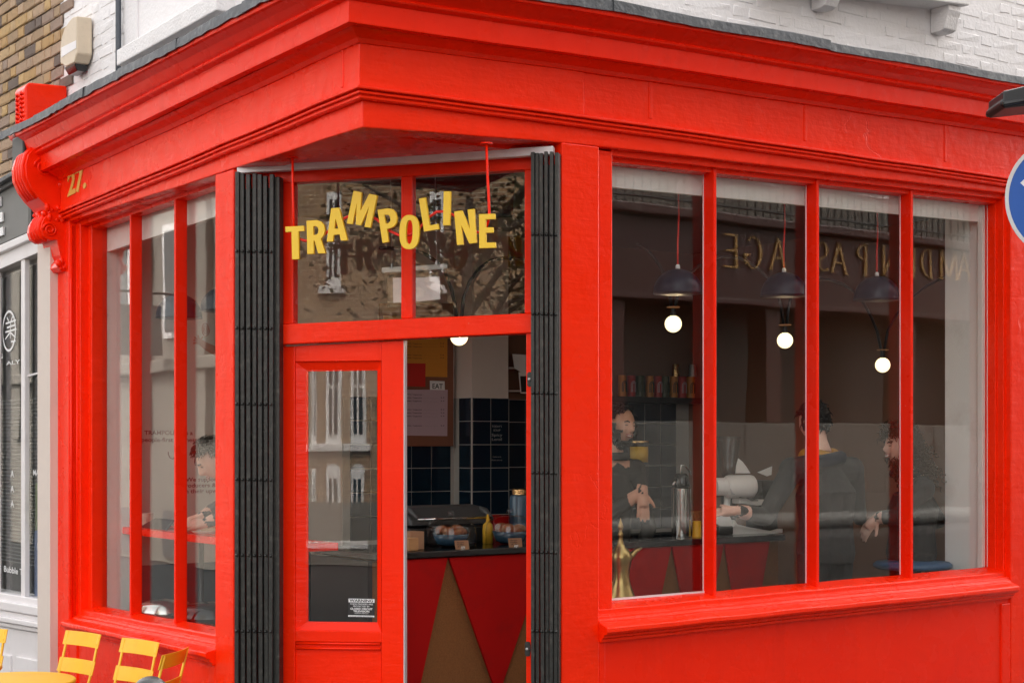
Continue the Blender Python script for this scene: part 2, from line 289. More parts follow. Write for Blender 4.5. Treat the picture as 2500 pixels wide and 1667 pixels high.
# ------------------------------------------------------------------ mesh builder
class MB:
    def __init__(self): self.v = []; self.f = []; self.m = []
    def add(self, vs, fs, mi=0):
        o = len(self.v); self.v += [Vector(x) for x in vs]; self.f += [tuple(i + o for i in f) for f in fs]; self.m += [mi] * len(fs); return self
    def hexa(self, p, mi=0):       # 8 points: bottom 0-3, top 4-7
        return self.add(p, [(0, 3, 2, 1), (4, 5, 6, 7), (0, 1, 5, 4), (1, 2, 6, 5), (2, 3, 7, 6), (3, 0, 4, 7)], mi)
    def box(self, fr, s0, s1, d0, d1, z0, z1, z0b=None, z1b=None, mi=0):
        """box in a frame; z0b/z1b = other heights at s1 (old work is out of level)"""
        z0b = z0 if z0b is None else z0b; z1b = z1 if z1b is None else z1b; P = fr.P
        return self.hexa([P(s0, d1, z0), P(s1, d1, z0b), P(s1, d0, z0b), P(s0, d0, z0), P(s0, d1, z1), P(s1, d1, z1b), P(s1, d0, z1b), P(s0, d0, z1)], mi)
    def quad(self, fr, pts, d1, d0, mi=0):
        """four photo points (tl, tr, br, bl) on plane d1, extruded back to d0"""
        q = [fr.at(x, y, d1) for x, y in pts]; P = fr.P
        fr4 = [P(s, d1, z) for s, z in q]; bk4 = [P(s, d0, z) for s, z in q]
        return self.hexa([fr4[3], fr4[2], bk4[2], bk4[3], fr4[0], fr4[1], bk4[1], bk4[0]], mi)
    def poly(self, pts, vec, holes=(), mi=0):
        """planar polygon (3-D points, with holes) extruded by vec"""
        loops = [[Vector(p) for p in pts]] + [[Vector(p) for p in h] for h in holes]
        flat = [p for lp in loops for p in lp]; n = len(flat); vec = Vector(vec)
        tri = tessellate_polygon(loops)
        fs = [tuple(t) for t in tri] + [tuple(i + n for i in reversed(t)) for t in tri]
        o = 0
        for lp in loops:
            k = len(lp); fs += [(o + i, o + (i + 1) % k, o + n + (i + 1) % k, o + n + i) for i in range(k)]; o += k
        return self.add(flat + [p + vec for p in flat], fs, mi)
    def tube(self, pts, r, n=8, mi=0, caps=True):
        pts = [Vector(p) for p in pts]; k = len(pts)
        rs = r if isinstance(r, (list, tuple)) else [r] * k
        vs, up = [], None
        for i, p in enumerate(pts):
            t = (pts[min(i + 1, k - 1)] - pts[max(i - 1, 0)]).normalized()
            if up is None: up = t.orthogonal().normalized()
            up = (up - t * up.dot(t)); up = up.normalized() if up.length > 1e-6 else t.orthogonal().normalized()
            sd_ = t.cross(up)
            vs += [p + (up * math.cos(a) + sd_ * math.sin(a)) * rs[i] for a in (2 * math.pi * j / n for j in range(n))]
        fs = [(i * n + j, i * n + (j + 1) % n, (i + 1) * n + (j + 1) % n, (i + 1) * n + j) for i in range(k - 1) for j in range(n)]
        if caps: fs += [tuple(range(n - 1, -1, -1)), tuple((k - 1) * n + j for j in range(n))]
        return self.add(vs, fs, mi)
    def lathe(self, c, prof, n=24, mi=0, axis=None):
        """profile (r, h) turned about +Z (or axis) at c"""
        c = Vector(c); q = Vector((0, 0, 1)).rotation_difference(Vector(axis).normalized()) if axis is not None else None
        vs = []
        for r, h in prof:
            for j in range(n):
                a = 2 * math.pi * j / n; p = Vector((r * math.cos(a), r * math.sin(a), h))
                vs.append(c + (q @ p if q else p))
        k = len(prof)
        fs = [(i * n + j, i * n + (j + 1) % n, (i + 1) * n + (j + 1) % n, (i + 1) * n + j) for i in range(k - 1) for j in range(n)]
        if prof[0][0] > 1e-5: fs.append(tuple(range(n - 1, -1, -1)))
        if prof[-1][0] > 1e-5: fs.append(tuple((k - 1) * n + j for j in range(n)))
        return self.add(vs, fs, mi)
    def ball(self, c, r, n=12, mi=0, sc_=(1, 1, 1), rot=None):
        m = max(4, n // 2 + 1); vs = []
        for i in range(m + 1):
            t = math.pi * i / m
            for j in range(n):
                a = 2 * math.pi * j / n
                p = Vector((r * math.sin(t) * math.cos(a) * sc_[0], r * math.sin(t) * math.sin(a) * sc_[1], -r * math.cos(t) * sc_[2]))
                if rot: p = rot @ p
                vs.append(Vector(c) + p)
        fs = [(i * n + j, i * n + (j + 1) % n, (i + 1) * n + (j + 1) % n, (i + 1) * n + j) for i in range(m) for j in range(n)]
        return self.add(vs, fs, mi)
    def text(self, body, org, xd, nd, size, depth=0.002, bold=0.0, squeeze=1.0, mi=0, align='LEFT', spacing=1.0, zd=(0, 0, 1)):
        vs, fs = text_geo(body, bold, align, spacing)
        xd, nd, zd, org = Vector(xd).normalized(), Vector(nd).normalized(), Vector(zd), Vector(org)
        o2 = [org + xd * (x * size * squeeze) + zd * (y * size) + nd * (depth if z > 0 else 0.0) for x, y, z in vs]
        return self.add(o2, fs, mi)
    def mod(self, fn): self.v = [Vector(fn(p)) for p in self.v]; return self

_tc = {}
def text_geo(body, bold, align, spacing):
    k = (body, bold, align, spacing)
    if k not in _tc:
        cu = bpy.data.curves.new('t', 'FONT'); cu.body = body; cu.size = 1.0; cu.extrude = 0.01; cu.offset = bold; cu.align_x = align; cu.space_character = spacing; cu.resolution_u = 3
        o = bpy.data.objects.new('t', cu); COL.objects.link(o)
        dg = bpy.context.evaluated_depsgraph_get(); dg.update()
        me = bpy.data.meshes.new_from_object(o.evaluated_get(dg))
        _tc[k] = ([tuple(v.co) for v in me.vertices], [tuple(p.vertices) for p in me.polygons])
        bpy.data.objects.remove(o); bpy.data.curves.remove(cu); bpy.data.meshes.remove(me)
    return _tc[k]

WL = {}
def thing(name, label, cat, loc=(0, 0, 0), group=None, kind=None):
    o = bpy.data.objects.new(name, None); o.empty_display_size = 0.1; COL.objects.link(o); o.location = loc; WL[o.name] = Vector(loc)
    tag(o, label, cat, group, kind); return o
def tag(o, label=None, cat=None, group=None, kind=None):
    if label: o['label'] = label
    if cat: o['category'] = cat
    if group: o['group'] = group
    if kind: o['kind'] = kind
    return o
def build(mb, name, m, parent=None, smooth=False, bevel=0.0, seg=2, org=None, label=None, cat=None, group=None, kind=None, auto=None, solid=None):
    me = bpy.data.meshes.new(name); vs = mb.v
    if org is None:
        xs = [p.x for p in vs]; ys = [p.y for p in vs]; zs = [p.z for p in vs]
        org = Vector(((min(xs) + max(xs)) / 2, (min(ys) + max(ys)) / 2, min(zs)))
    org = Vector(org)
    me.from_pydata([p - org for p in vs], [], mb.f); me.validate()
    bm = bmesh.new(); bm.from_mesh(me); bmesh.ops.recalc_face_normals(bm, faces=bm.faces); bm.to_mesh(me); bm.free()
    for x in (m if isinstance(m, (list, tuple)) else [m]): me.materials.append(M[x])
    if isinstance(m, (list, tuple)) and len(mb.m) == len(me.polygons):
        for p, i in zip(me.polygons, mb.m): p.material_index = i
    if smooth: me.polygons.foreach_set('use_smooth', [True] * len(me.polygons))
    o = bpy.data.objects.new(name, me); COL.objects.link(o); WL[o.name] = org
    o.location = org
    if parent is not None: o.parent = parent; o.location = org - WL[parent.name]
    if auto: 
        md = o.modifiers.new('edge', 'EDGE_SPLIT'); md.split_angle = R_(auto)
    if bevel:
        b = o.modifiers.new('bevel', 'BEVEL'); b.width = bevel; b.segments = seg; b.limit_method = 'ANGLE'; b.angle_limit = R_(40)
    return tag(o, label, cat, group, kind)
def put(src, name, parent, loc, rz=0.0, scale=None):
    """a copy that shares its mesh"""
    c = src.copy(); c.name = name; COL.objects.link(c)
    c.parent = parent; loc = Vector(loc); WL[c.name] = loc
    c.location = loc - WL[parent.name] if parent is not None else loc
    c.rotation_euler = (0, 0, rz)
    if scale: c.scale = scale
    return c
def lerp(a, b, t): return a + (b - a) * t
# ================================================================== SETTING: ground
g = MB(); g.add([(-90, -90, -0.02), (90, -90, -0.02), (90, 90, -0.02), (-90, 90, -0.02)], [(0, 1, 2, 3)])
build(g, 'ground', 'asphalt', kind='structure', label='dark asphalt street around the corner cafe')
# paved footway along both fronts
for fr, s1, nm in ((FL, 12.0, 'pavement'), (FR, 12.0, 'pavement')):
    g = MB(); g.box(fr, -1.9 if fr is FL else 0.15, s1, 0.0 if fr is FR else -0.0, 1.9, -0.02, 0.04)
    build(g, nm, 'paving', kind='structure', bevel=0.02)

# ================================================================== CAFE BUILDING
cafe = thing('cafe_building', 'red painted corner cafe shopfront with white brick upper wall', 'building', (A[0], A[1] + 1, 0))
ZT = {  # heights of the long lines at: left end s=3.75, corner, right s=1.2, right s=4.45 (the corner has sunk a little)
 'beam': (3.275, 3.272, 3.335, 3.405), 'mb': (3.285, 3.388, 3.412, 3.440), 'mt': (3.337, 3.440, 3.462, 3.492),
 'cb': (3.572, 3.668, 3.716, 3.793), 'ct': (3.672, 3.766, 3.815, 3.885), 'fb': (3.808, 3.852, 3.897, 3.977)}
def zl(k, side, s):
    a, b, c, d = ZT[k]
    if side == 'L': return b + (a - b) * s / 3.75
    return b + (c - b) * s / 1.2 if s < 1.2 else c + (d - c) * (s - 1.2) / 3.25
rj = random.Random(3)
JIT = {}
def jit(side, s, amp=0.0022):
    k = (side, round(s, 3))
    if k not in JIT: JIT[k] = rj.uniform(-amp, amp)
    return JIT[k]
def corner_path(sl, sr, step=0.32):
    st = []
    n = max(1, int(abs(sl) / step)) if sl > 0 else 0
    st += [('L', sl * (1 - i / n)) for i in range(n)]
    if sl > 0 or sr > 0: st.append(('C', 0.0))
    m = max(1, int(abs(sr) / step))
    st += [('R', sr * (i + 1) / m) for i in range(m)]
    return st
def sweep(prof, st, name, m, parent, bevel=0.0, smooth=False):
    """closed profile [(d, zfun(side,s))] swept round the corner with a mitre"""
    mb = MB(); k = len(prof)
    for side, s in st:
        for d, zf in prof:
            z = zf('L' if side == 'C' else side, s) + jit(side, s)
            if side == 'C': p = Vector((A[0] + d * (FL.n[0] + FR.n[0]), A[1] + d * (FL.n[1] + FR.n[1]), z))
            else: p = (FL if side == 'L' else FR).P(s, d, z)
            mb.v.append(p)
    for i in range(len(st) - 1):
        for j in range(k):
            mb.f.append((i * k + j, i * k + (j + 1) % k, (i + 1) * k + (j + 1) % k, (i + 1) * k + j)); mb.m.append(0)
    mb.f += [tuple(range(k)), tuple((len(st) - 1) * k + j for j in range(k - 1, -1, -1))]; mb.m += [0, 0]
    return build(mb, name, m, parent, bevel=bevel, smooth=smooth)
def zf(k, off=0.0): return lambda sd, s: zl(k, sd, s) + off

SR = 5.5
# beam over the windows and the open corner
sweep([(0, zf('beam')), (0, zf('mb', 0.004)), (-0.17, zf('mb', 0.004)), (-0.17, zf('beam'))], corner_path(3.60, SR), 'beam', 'red', cafe, bevel=0.006)
# reeded moulding: three fillets
for i, (dd, z0, z1) in enumerate(((0.030, 0.0, 0.016), (0.042, 0.018, 0.033), (0.054, 0.036, 0.052))):
    sweep([(dd, zf('mb', z0 + 0.003)), (dd, zf('mb', z1)), (-0.1, zf('mb', z1)), (-0.1, zf('mb', z0 + 0.003))], corner_path(3.60, SR), 'moulding', 'red', cafe, bevel=0.004)
sweep([(0.024, zf('mb', 0.001)), (0.024, zf('mt', -0.001)), (-0.11, zf('mt', -0.001)), (-0.11, zf('mb', 0.001))], corner_path(3.60, SR), 'moulding_ground', 'red', cafe)
# fascia boards: one each side of the board joint (photo shows a step at the joint on the right)
JR = 1.20
sweep([(0.036, zf('mt', 0.001)), (0.036, zf('cb', -0.002)), (-0.12, zf('cb', -0.002)), (-0.12, zf('mt', 0.001))], corner_path(3.60, JR), 'fascia_board', 'red', cafe, bevel=0.004)
mb = [('R', JR + 0.002 + (SR - JR) * i / 12) for i in range(13)]
sweep([(0.028, zf('mt', 0.001)), (0.028, zf('cb', -0.002)), (-0.12, zf('cb', -0.002)), (-0.12, zf('mt', 0.001))], mb, 'fascia_board', 'red', cafe, bevel=0.004)
# cover strips where fascia boards are butted
for fr, px_, py0, py1 in ((FR, 1590, 170, 290), (FR, 1968, 235, 345), (FR, 2310, 300, 395), (FL, 836, 118, 215)):
    s, z0 = fr.at(px_, py1, 0.036); _, z1 = fr.at(px_, py0, 0.036)
    q = MB(); q.box(fr, s - 0.011, s + 0.011, 0.0, 0.0405 if fr is FL else 0.0325, z0, z1); build(q, 'cover_strip', 'red', cafe, bevel=0.004)
# cornice: corona, bed mould and cyma
sweep([(0.16, zf('cb')), (0.16, zf('ct', -0.006)), (0.175, zf('ct', -0.002)), (0.19, zf('ct', 0.004)), (0.195, zf('ct', 0.012)), (0.185, zf('ct', 0.020)), (0.20, zf('ct', 0.03)), (0.225, zf('fb', -0.040)), (0.26, zf('fb', -0.020)), (0.275, zf('fb', -0.016)),
       (0.278, zf('fb', 0.012)), (-0.09, zf('fb', 0.05)), (-0.09, zf('cb'))], corner_path(3.72, SR), 'cornice', 'red_smooth', cafe, bevel=0.0025)
sweep([(0.045, zf('cb', -0.045)), (0.06, zf('cb', -0.028)), (0.10, zf('cb', -0.012)), (0.12, zf('cb', -0.001)), (0.02, zf('cb', -0.001)), (0.02, zf('cb', -0.045))], corner_path(3.60, SR), 'bed_moulding', 'red', cafe, bevel=0.002)
q = MB(); q.box(FL, 3.722, 3.93, -0.09, 0.23, 3.60, 3.815); build(q, 'end_gap_shade', 'black', cafe, bevel=0.01)  # black box added for the shadowed gap past the cornice end
# lead flashing sheets on the cornice
def flashing(fr, side, s0, s1, lip, out, wob, seed):
    r = random.Random(seed); mb = MB(); n = max(4, int((s1 - s0) / 0.045)); k = 6
    for i in range(n + 1):
        s = lerp(s0, s1, i / n); zb = zl('fb', side, s) + 0.012
        a = r.uniform(-1, 1) * wob; b = r.uniform(-1, 1) * wob; c = 0.006 * math.sin(s * 5.1 + seed)
        top = zb + lip + c * 0.8 + b * 0.4; bot = zb - 0.012 + a + c * 0.5; o = 0.284 + out + abs(a) * 0.6
        for d, z in ((-0.095, top + 0.06), (o - 0.012, top + 0.003), (o, top - 0.004), (o + 0.004, bot), (o - 0.004, bot), (o - 0.006, top - 0.012)):
            mb.v.append(fr.P(s, d, z))
    for i in range(n):
        for j in range(k - 1): mb.f.append((i * k + j, i * k + j + 1, (i + 1) * k + j + 1, (i + 1) * k + j)); mb.m.append(0)
    build(mb, 'lead_flashing', 'lead', cafe, smooth=True, auto=40)
ends = [3.955, 3.33, 2.55, 2.02, 1.30, 0.55, -0.30]
for i in range(6): flashing(FL, 'L', ends[i + 1], ends[i] + 0.03, 0.040, 0.003 * (i % 2), 0.0045, i)
for i, (a, b) in enumerate(((-0.28, 1.2), (1.17, 2.62), (2.60, 4.3), (4.28, SR))): flashing(FR, 'R', a, b, 0.040 if i < 2 else 0.034, 0.006 if i == 1 else 0.002, 0.0015, 20 + i)
# house number
s, z = FL.at(166, 479, 0.037); z2 = FL.at(166, 425, 0.037)[1]; hs_ = (z2 - z) / 0.70
v_, _ = text_geo('27.', 0.03, 'LEFT', 0.95); wid = (max(v[0] for v in v_) - min(v[0] for v in v_)) * hs_
tv = FL.W(211, 456, 0.037) - FL.W(166, 479, 0.037)
q = MB(); q.text('27.', FL.P(s, 0.037, z), tv, (FL.n[0], FL.n[1], 0), hs_, 0.004, bold=0.03, squeeze=tv.length / wid, spacing=0.95)
build(q, 'house_number', 'gold_paint', cafe, label='gold painted house number 27 on the fascia')

# ---------------------------------------------------------------- pilasters
def pilaster(fr, s0, s1, z1a, z1b, d1=0.0, d0=-0.22, name='pilaster', m='red', parent=cafe, z0=0.0):
    q = MB(); q.box(fr, s0, s1, d0, d1, z0, z1a, z0, z1b); return build(q, name, m, parent, bevel=0.006)
pilaster(FL, 3.56, 3.93, 3.58, 3.58)
pilaster(FL, 1.262, 1.473, 3.2705, 3.2705)
pilaster(FR, 1.092, 1.319, 3.330, 3.3345)
pilaster(FR, 4.496, 5.5, 3.40, 3.42)
q = MB(); q.box(FL, 3.50, 3.94, -0.2, 0.035, 0.1, 0.32); build(q, 'plinth', 'red', cafe, bevel=0.01)
for a, b in ((0.006, 0.016), (-0.028, -0.018)):          # beads on the far pilaster's edge
    q = MB(); q.tube([FL.P(3.552 - (0.006 - a) * 0.2, a - 0.02, 0.3), FL.P(3.552 - (0.006 - a) * 0.2, a - 0.02, 3.25)], 0.009, 8); build(q, 'bead', 'red_smooth', cafe, smooth=True)

# ---------------------------------------------------------------- window assemblies
def straight(fr, prof, s0, s1, zr0, zr1, name, m, parent, bevel=0.003, n=10, seed=1, amp=0.002):
    r = random.Random(seed); mb = MB(); k = len(prof)
    for i in range(n + 1):
        t = i / n; j = r.uniform(-amp, amp)
        mb.v += [fr.P(lerp(s0, s1, t), d, lerp(zr0, zr1, t) + z + j) for d, z in prof]
    for i in range(n):
        for j in range(k): mb.f.append((i * k + j, i * k + (j + 1) % k, (i + 1) * k + (j + 1) % k, (i + 1) * k + j)); mb.m.append(0)
    mb.f += [tuple(range(k)), tuple(n * k + j for j in range(k - 1, -1, -1))]; mb.m += [0, 0]
    return build(mb, name, m, parent, bevel=bevel)
# left window -------------------------------------------------
zbL = lambda s: lerp(0.936, 0.905, (s - 1.5) / 2.0)
ztL = lambda s: lerp(3.254, 3.226, (s - 1.84) / 1.66)
lw = MB()
lw.box(FL, 3.50, 3.562, -0.21, -0.05, 0.80, 3.28)
lwin = build(lw, 'window_frame', 'red', cafe, bevel=0.005, label='three pane window frame beside the house number')
for a_, b_, c_, e_ in ((3.44, 3.499, -0.10, 3.28), (1.474, 1.50, -0.05, 3.27)):
    q = MB(); q.box(FL, a_, b_, -0.20, c_, 0.80, e_); build(q, 'jamb', 'red', lwin, bevel=0.005)
q = MB(); q.box(FL, 1.478, 3.498, -0.19, -0.05, ztL(1.478) + 0.02, 3.30, ztL(3.5) + 0.02, 3.288); build(q, 'head_rail', 'red', lwin, bevel=0.004)
q = MB(); q.box(FL, 1.502, 3.438, -0.185, -0.105, ztL(1.5), ztL(1.5) + 0.035, ztL(3.44), ztL(3.44) + 0.035); build(q, 'head_bead', 'red', lwin, bevel=0.003)
SILLP = [(-0.165, 0.0), (-0.065, -0.018), (-0.058, -0.024), (-0.058, -0.044), (-0.046, -0.049), (-0.040, -0.060), (-0.022, -0.064), (-0.018, -0.076), (0.040, -0.088), (0.052, -0.094), (0.054, -0.112), (0.046, -0.122), (0.030, -0.126), (0.028, -0.142), (0.014, -0.147), (0.012, -0.160), (-0.02, -0.165), (-0.16, -0.165)]
straight(FL, SILLP, 1.475, 3.558, zbL(1.475), zbL(3.558), 'sill', 'red', lwin, n=12, seed=5)
q = MB(); q.box(FL, 1.475, 3.558, -0.16, -0.012, 0.10, 0.80, 0.10, 0.78); build(q, 'stall_riser', 'red', cafe, bevel=0.004)
for s0, s1 in ((1.475, 1.60), (3.43, 3.558)):
    q = MB(); q.box(FL, s0, s1, -0.1, -0.0015, 0.10, 0.775); build(q, 'stall_stile', 'red', cafe, bevel=0.006)
mpx = [316, 424.5]
edges = [3.44]
for x in mpx:
    s, _ = FL.at(x, 800, -0.105); edges.append(s)
    q = MB(); q.box(FL, s - 0.021, s, -0.175, -0.105, zbL(s) - 0.02, ztL(s) + 0.02); build(q, 'mullion', 'red_smooth', lwin, bevel=0.003)
edges.append(1.50)
for i in range(3):
    a, b = edges[i] - (0.021 if i else 0), edges[i + 1]
    q = MB(); q.box(FL, b - 0.004, a + 0.004, -0.171, -0.165, zbL(b) - 0.005, ztL(b) + 0.005, zbL(a) - 0.005, ztL(a) + 0.005); build(q, 'pane', 'glass', lwin)
# right window ------------------------------------------------
zbR = lambda s: lerp(1.128, 1.158, (s - 1.5) / 2.95)
ztR = lambda s: lerp(3.290, 3.354, (s - 1.52) / 2.94)
rw = MB()
rw.box(FR, 1.318, 1.43, -0.20, -0.035, 1.0, 3.328)
rwin = build(rw, 'window_frame', 'red', cafe, bevel=0.004, label='four pane window frame beside the folding gate')
for a_, b_, c_ in ((4.467, 4.4795, -0.09), (4.480, 4.498, -0.04)):
    q = MB(); q.box(FR, a_, b_, -0.195, c_, 1.02, 3.40); build(q, 'jamb', 'red', rwin, bevel=0.004)
q = MB(); q.box(FR, 1.432, 4.478, -0.19, -0.045, ztR(1.43) + 0.022, 3.345, ztR(4.48) + 0.022, 3.412); build(q, 'head_rail', 'red', rwin, bevel=0.004)
q = MB(); q.box(FR, 1.434, 4.466, -0.185, -0.085, ztR(1.43), ztR(1.43) + 0.03, ztR(4.467), ztR(4.467) + 0.03); build(q, 'head_bead', 'red', rwin, bevel=0.003)
SILLR = [(-0.155, 0.0), (-0.040, -0.022), (-0.032, -0.028), (-0.030, -0.050), (-0.012, -0.056), (-0.008, -0.070), (0.002, -0.076), (0.004, -0.086), (0.052, -0.100), (0.062, -0.106), (0.064, -0.126), (0.054, -0.138), (0.034, -0.143), (0.032, -0.156), (0.018, -0.162), (0.016, -0.178), (-0.02, -0.182), (-0.15, -0.182)]
straight(FR, SILLR, 1.3195, 4.4955, zbR(1.32), zbR(4.5), 'sill', 'red', rwin, n=14, seed=9)
q = MB(); q.box(FR, 1.3195, 4.4955, -0.16, -0.012, 0.10, 0.955, 0.10, 0.99); build(q, 'stall_riser', 'red_smooth', cafe, bevel=0.004)
for s0, s1 in ((1.3195, 1.36), (4.41, 4.4955)):
    q = MB(); q.box(FR, s0, s1, -0.1, -0.001, 0.10, 0.95); build(q, 'stall_stile', 'red_smooth', cafe, bevel=0.006)
edges = [1.43]
for x in (1749.5, 2000.0, 2229.5):
    s, _ = FR.at(x, 800, -0.072); edges.append(s)
    q = MB(); q.box(FR, s - 0.021, s, -0.16, -0.072, zbR(s) - 0.02, ztR(s) + 0.02); build(q, 'mullion', 'red_smooth', rwin, bevel=0.003)
edges.append(4.467)
for i in range(4):
    a, b = edges[i], edges[i + 1] - (0.021 if i < 3 else 0)
    q = MB(); q.box(FR, a - 0.004, b + 0.004, -0.156, -0.150, zbR(a) - 0.005, ztR(a) + 0.005, zbR(b) - 0.005, ztR(b) + 0.005); build(q, 'pane', 'glass', rwin)
    q = MB(); q.box(FR, b - 0.006 if i < 3 else b - 0.003, b + 0.002, -0.149, -0.146, zbR(b), ztR(b)); build(q, 'putty_line', 'white_paint', rwin)
q = MB(); q.box(FR, 1.44, edges[1] - 0.022, -0.149, -0.140, zbR(1.5) - 0.002, zbR(1.5) + 0.008, zbR(2.14) - 0.004, zbR(2.14) + 0.006); build(q, 'putty_line', 'white_paint', rwin)
# white inner linings of the windows (room side)
q = MB(); q.box(FR, 1.44, 4.466, -0.215, -0.19, 3.185, 3.43, 3.255, 3.43); build(q, 'lining_board', 'inner_white', cafe)
q = MB(); q.box(FR, 4.47, 4.50, -0.47, -0.165, 1.02, 3.43); build(q, 'lining_board', 'inner_white', cafe, bevel=0.004)
q = MB(); q.box(FR, 4.44, 4.4695, -0.20, -0.165, 1.1, 3.36); build(q, 'lining_board', 'inner_white', cafe, bevel=0.003)
q = MB(); q.box(FR, 1.40, 4.47, -0.42, -0.17, 1.02, 1.06, 1.05, 1.09); build(q, 'lining_board', 'black', cafe)
q = MB(); q.box(FL, 1.5, 3.44, -0.225, -0.20, 3.135, 3.43, 3.09, 3.43); build(q, 'lining_board', 'inner_white', cafe)
q = MB(); q.box(FL, 3.445, 3.47, -0.35, -0.18, 0.8, 3.43); build(q, 'lining_board', 'inner_white', cafe, bevel=0.004)

# ---------------------------------------------------------------- corbel (console) at the far end of the left front
prof = [(-0.02, 3.745), (0.12, 3.745), (0.19, 3.72), (0.235, 3.67), (0.252, 3.605), (0.247, 3.53), (0.215, 3.465), (0.17, 3.41), (0.125, 3.37), (0.10, 3.335), (0.108, 3.318), (0.128, 3.30), (0.148, 3.265), (0.156, 3.22), (0.142, 3.178), (0.105, 3.158), (0.055, 3.162), (0.047, 3.12), (0.036, 3.07), (0.022, 3.045), (0.04, 3.025), (0.05, 2.995), (0.03, 2.972), (-0.02, 2.968)]
q = MB(); q.poly([FL.P(3.61, d, z) for d, z in prof], Vector((FL.u[0], FL.u[1], 0)) * 0.262)
corb = build(q, 'corbel', 'red_door', cafe, bevel=0.014, seg=3, label='scrolled console bracket under the cornice end')
for i in range(4):
    s = 3.65 + i * 0.045
    q = MB(); q.tube([FL.P(s, d + 0.004, z) for d, z in prof[1:8]], 0.013, 8); build(q, 'rib', 'red_door', corb, smooth=True)
for i in range(4):
    s = 3.65 + i * 0.045
    q = MB(); q.tube([FL.P(s, d + 0.003, z) for d, z in prof[10:16]], 0.013, 8); build(q, 'rib', 'red_door', corb, smooth=True)
for d, z, r in ((0.10, 3.22, 0.045), (0.14, 3.60, 0.06)):
    q = MB(); pts = [FL.P(3.606, d + math.cos(t) * r * (1 - t / 16), z + math.sin(t) * r * (1 - t / 16)) for t in [i * 0.45 for i in range(28)]]
    q.tube(pts, 0.008, 6); build(q, 'volute', 'red_door', corb, smooth=True)
rl = random.Random(4)
q = MB()
for i in range(26):
    t = rl.random(); d, z = (rl.uniform(0.0, 0.04), rl.uniform(3.35, 3.62)) if i < 12 else (rl.uniform(0.02, 0.13), rl.uniform(3.27, 3.36))
    if i > 20: d, z = rl.uniform(0.0, 0.05), rl.uniform(2.975, 3.05)
    q.ball(FL.P(3.608, d, z), rl.uniform(0.010, 0.020), 7, sc_=(1, 1, rl.uniform(0.8, 1.8)))
for i in range(10): q.ball(FL.P(3.63 + i * 0.024, 0.12 + rl.uniform(-0.01, 0.01), 3.315 + rl.uniform(-0.02, 0.02)), rl.uniform(0.012, 0.018), 7)
build(q, 'carved_leaf', 'red_door', corb, smooth=True, kind='stuff')
# pedestal block above the cornice end
q = MB(); q.poly([FL.P(3.845, d, z) for d, z in ((0.17, 3.84), (0.175, 4.135), (0.15, 4.165), (-0.095, 4.175), (-0.095, 3.84))], Vector((FL.u[0], FL.u[1], 0)) * 0.20)
ped = build(q, 'pedestal_block', 'red', cafe, bevel=0.012, label='carved red block standing above the cornice end')
q = MB()
for i in range(9):
    for j in range(2): q.tube([FL.P(3.875 + j * 0.08 + rl.uniform(-.01, .01), 0.176, 3.87 + i * 0.028), FL.P(3.895 + j * 0.08, 0.186, 3.885 + i * 0.028), FL.P(3.93 + j * 0.08, 0.176, 3.868 + i * 0.028)], 0.007, 6)
build(q, 'carved_leaf', 'red_door', ped, smooth=True, kind='stuff')
q = MB(); q.tube([FL.P(3.84, 0.17, 3.86), FL.P(4.045, 0.17, 3.86)], 0.045, 12); build(q, 'scroll', 'red_door', ped, smooth=True)

# ---------------------------------------------------------------- upper white brick wall
def brick_mesh(L, H, D, seed, r=0.006, bow=0.003):
    """one brick: chamfered block with slightly uneven arrises; local x along the wall, -y outwards"""
    rr = random.Random(seed); mb = MB(); v = []
    for y, ins in ((0.0, 0.0), (-D + r, 0.0), (-D, r)):
        for x, z in ((-L / 2 + ins, ins), (L / 2 - ins, ins), (L / 2 - ins, H - ins), (-L / 2 + ins, H - ins)):
            v.append((x + rr.uniform(-bow, bow), y + (rr.uniform(-bow, bow) * 0.6 if y < 0 else 0), z + rr.uniform(-bow, bow)))
    f = [(8, 9, 10, 11)]
    for a in (0, 4): f += [(a + i, a + (i + 1) % 4, a + 4 + (i + 1) % 4, a + 4 + i) for i in range(4)]
    mb.add(v, f); return mb
def proto_bricks(L, H, D, m, n, seed, **k):
    out = []
    for i in range(n):
        o = build(brick_mesh(L, H, D, seed + i, **k), 'brick', m, org=(0, 0, 0)); out.append(o)
    return out
def lay(fr, parent, protoS, protoH, s0, s1, z0, z1, d, LS, LH, H, J, skip, rise=0.0, seed=0, limit=300):
    """Flemish bond: stretcher, header, ...; one object per brick"""
    r = random.Random(seed); row = 0; z = z0; cnt = 0
    while z < z1:
        s = s0 - r.uniform(0, 0.02) - (0 if row % 2 == 0 else (LS + J) * 0.75) ; i = 0
        while s < s1:
            hd = (i % 2 == 1); Lc = LH if hd else LS; c = s + Lc / 2
            if c + Lc / 2 > s0 and c - Lc / 2 < s1 and not skip(c, z + H / 2) and cnt < limit:
                p = fr.P(c, d + r.uniform(-0.0015, 0.0015), z + rise * (c - s0))
                rz = fr.rot if fr is FR else fr.rot + math.pi
                src = r.choice(protoH if hd else protoS)
                o = put(src, 'brick', parent, p, rz); cnt += 1
            s += Lc + J; i += 1
        z += H + J; row += 1
    return cnt
def wall_slab(fr, s0, s1, d0, d1, z0, z1, name, m, parent):
    q = MB(); q.box(fr, s0, s1, d0, d1, z0, z1); return build(q, name, m, parent)
WD = -0.10
wL = wall_slab(FL, 0.15, 3.932, -0.42, WD - 0.006, 3.70, 7.2, 'upper_wall', 'white_brick', cafe)
wR = wall_slab(FR, 0.15, 7.0, -0.42, WD - 0.006, 3.70, 7.2, 'upper_wall', 'white_brick', cafe)
